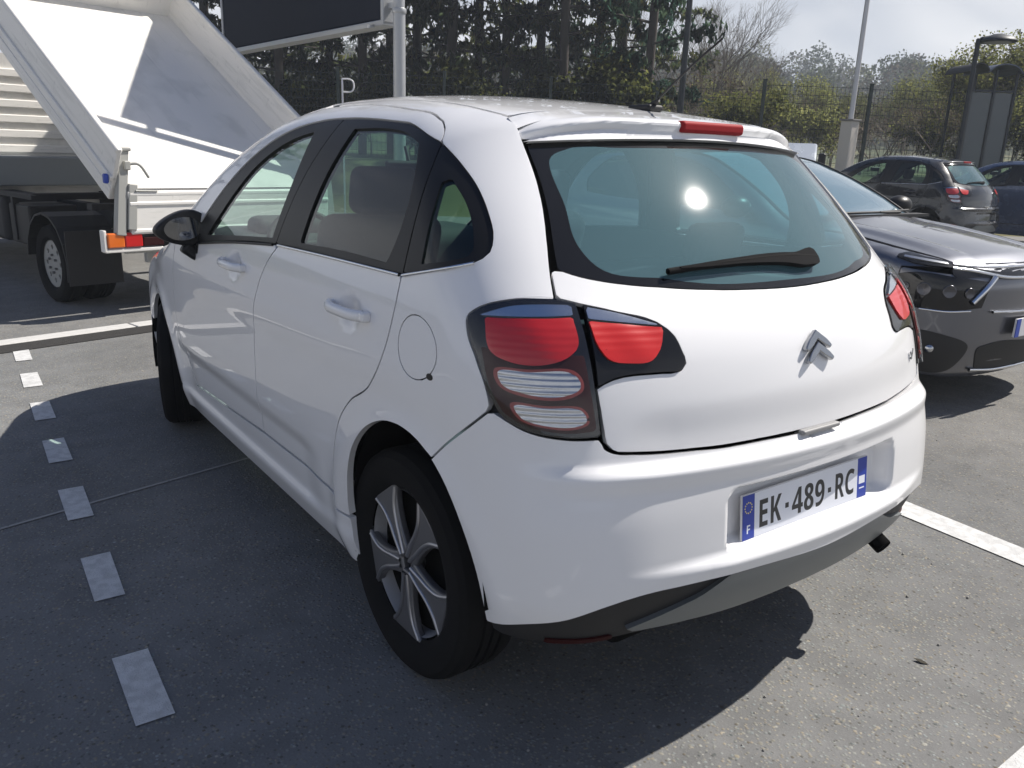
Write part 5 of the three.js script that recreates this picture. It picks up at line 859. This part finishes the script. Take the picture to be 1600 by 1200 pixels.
// masts, lamp, shelter, signs
{
  const stand = (px, D) => { const [x, z] = at(px, D); return [x, groundAt(x, z), z]; };
  const conc = std([0.55, 0.51, 0.46], 0.9), galv = std([0.42, 0.43, 0.44], 0.45, 0.6), darkM = std([0.022, 0.026, 0.030], 0.5, 0.4), pale = std([0.55, 0.55, 0.56], 0.5, 0.2);
  { const p = stand(1058, 17.5), t = thing('lamp_mast', 'tall black lamp mast rising out of frame, right of the conifer', 'lamp post'); t.position.set(...p); obj('mast', [lathe([[0.085, 0], [0.085, 1.2], [0.065, 1.25], [0.05, 8]], 16), bar([0, 7.9, 0], [0.8, 8.2, 0], 0.035)], darkM, t); obj('concrete_base', box(0.34, 1.25, 0.34, 0, 0.35, 0, 0.02), conc, t); obj('lamp_head', box(0.6, 0.10, 0.26, 1.0, 8.24, 0, 0.04), darkM, t); }
  { const p = stand(1323, 20), t = thing('flag_pole', 'thin pale pole on a tall concrete block, in the middle of the fence', 'pole'); t.position.set(...p); obj('pole', lathe([[0.06, 0.9], [0.055, 3], [0.035, 8]], 12), pale, t); obj('concrete_base', [box(0.30, 1.4, 0.30, 0, 0.50, 0, 0.02)], conc, t); obj('base_collar', box(0.36, 0.04, 0.36, 0, 1.22, 0, 0.01), std([0.2, 0.19, 0.18], 0.7), t); }
  { const p = stand(1499, 18), t = thing('street_lamp', 'dark street lamp with a flat saucer head, in front of the shelter', 'street lamp'); t.position.set(p[0], p[1] + 0.55, p[2]); obj('post', [lathe([[0.07, -0.8], [0.07, 0.8], [0.05, 0.85], [0.045, 3.28], [0.03, 3.30]], 14), tube([[0, 3.22, 0], [0.05, 3.30, 0.03], [0.25, 3.33, 0.18], [0.35, 3.32, 0.26]], 0.03, 8, 14)], darkM, t); obj('lamp_head', lathe([[0, 3.42], [0.10, 3.41], [0.30, 3.34], [0.36, 3.28], [0.35, 3.255], [0.28, 3.25], [0, 3.26]], 28).translate(0.30, -0.02, 0.25), darkM, t); obj('diffuser', lathe([[0, 3.225], [0.2, 3.235], [0.26, 3.25]], 24).translate(0.30, -0.02, 0.25), M.headliner, t); }
  {
    const p = stand(1516, 20.5), t = thing('shelter', 'small open shelter with two curved blue-grey roofs and glazed sides, behind the lamp', 'shelter'); t.position.set(...p); t.rotation.y = -0.62; t.scale.set(0.74, 1, 0.74);
    const roofM = std([0.06, 0.075, 0.11], 0.4, 0.3), gl = phys([0.20, 0.24, 0.26], 0.15, { transmission: 0.7, thickness: 0 });
    const vault = (x, w, y) => { const g = []; for (let i = 0; i < 10; i++) { const a0 = Math.PI * (0.12 + 0.76 * i / 10), a1 = Math.PI * (0.12 + 0.76 * (i + 1) / 10); g.push(beam([x - w * Math.cos(a0), y + 0.30 * Math.sin(a0), 0], [x - w * Math.cos(a1), y + 0.30 * Math.sin(a1), 0], 1.5, 0.03, [0, 1, 0.01])); } return g; };
    obj('roof', vault(0.30, 0.58, 2.35), roofM, t); obj('roof', vault(-0.52, 0.34, 2.35), M.blackMatt, t);
    for (const [x, z] of [[-0.62, 0.6], [0.10, 0.6], [0.75, 0.6], [-0.62, -0.6], [0.10, -0.6], [0.75, -0.6]]) obj('post', box(0.075, 2.65, 0.075, x, 1.2, z, 0.008), darkM, t);
    for (const [x, w] of [[-0.26, 0.62], [0.43, 0.55]]) obj('glass_panel', box(w, 1.75, 0.012, x, 1.15, 0.58), gl, t);
    obj('glass_panel', box(0.012, 1.75, 1.05, 0.74, 1.15, 0), gl, t); for (const y of [0.26, 2.06]) obj('rail', box(1.4, 0.05, 0.05, 0.06, y, 0.6), darkM, t);
  }
  { // billboard on the grey mast: it shades the lorry's bed
    const t = thing('billboard', 'dark billboard with a pale lower frame, upper left beside the grey mast', 'billboard'); t.position.set(BB[0], 0, BB[1]); t.rotation.y = BB[3];      // local -z runs away from the camera
    const L = 4.2, y0 = BB[2], Hb = 1.62;
    obj('panel', box(0.12, Hb, L, 0, y0 + Hb / 2 + 0.03, -L / 2, 0.02), phys([0.010, 0.014, 0.026], 0.6, { specularIntensity: 0.25 }), t);
    obj('frame', [box(0.16, 0.055, L + 0.04, 0, y0, -L / 2, 0.01), box(0.16, 0.055, L + 0.04, 0, y0 + Hb + 0.05, -L / 2, 0.01), box(0.16, Hb, 0.05, 0, y0 + Hb / 2, 0, 0.01), box(0.16, Hb, 0.05, 0, y0 + Hb / 2, -L, 0.01)], galv, t);
    obj('lamp_rail', [box(0.03, 0.03, L, -0.22, y0 - 0.05, -L / 2), ...[0.15, 1.0, 2.0, 3.0, 4.0].map(z => beam([-0.22, y0 - 0.05, -z], [0, y0, -z], 0.025, 0.025))], galv, t);
    for (const y of [0.15, 1.45]) obj('support_arm', beam([0.0, y0 + y, 0.02], [0.03, y0 + y, 0.16], 0.05, 0.05), galv, t);
  }
  { const t = thing('mast', 'grey galvanised mast with a flange, right of the dark billboard', 'mast'); t.position.set(BB[4], 0, BB[5]); obj('shaft', lathe([[0.062, 0], [0.058, 2.64], [0.053, 2.65], [0.05, 4.6]], 20), galv, t); obj('flange', lathe([[0.056, 2.60], [0.068, 2.605], [0.068, 2.645], [0.056, 2.65]], 20), galv, t); obj('base_plate', box(0.3, 0.03, 0.3, 0, 0.015, 0), galv, t); }
  { const [x, z] = at(537, 17), t = thing('parking_sign', 'white P-shaped parking sign on a thin post, left of the grey mast', 'sign'); t.position.set(x, 0, z); t.rotation.y = -0.5; const wp = std([0.75, 0.75, 0.76], 0.5);
    obj('post', box(0.034, 2.66, 0.02, 0, 1.33, 0), wp, t); obj('letter', [tube([[0, 2.65, 0], [0.13, 2.65, 0], [0.20, 2.62, 0], [0.225, 2.53, 0], [0.20, 2.44, 0], [0.13, 2.41, 0], [0, 2.41, 0]], 0.018, 6, 30)], wp, t); }
}
renderer.render(scene, camera);
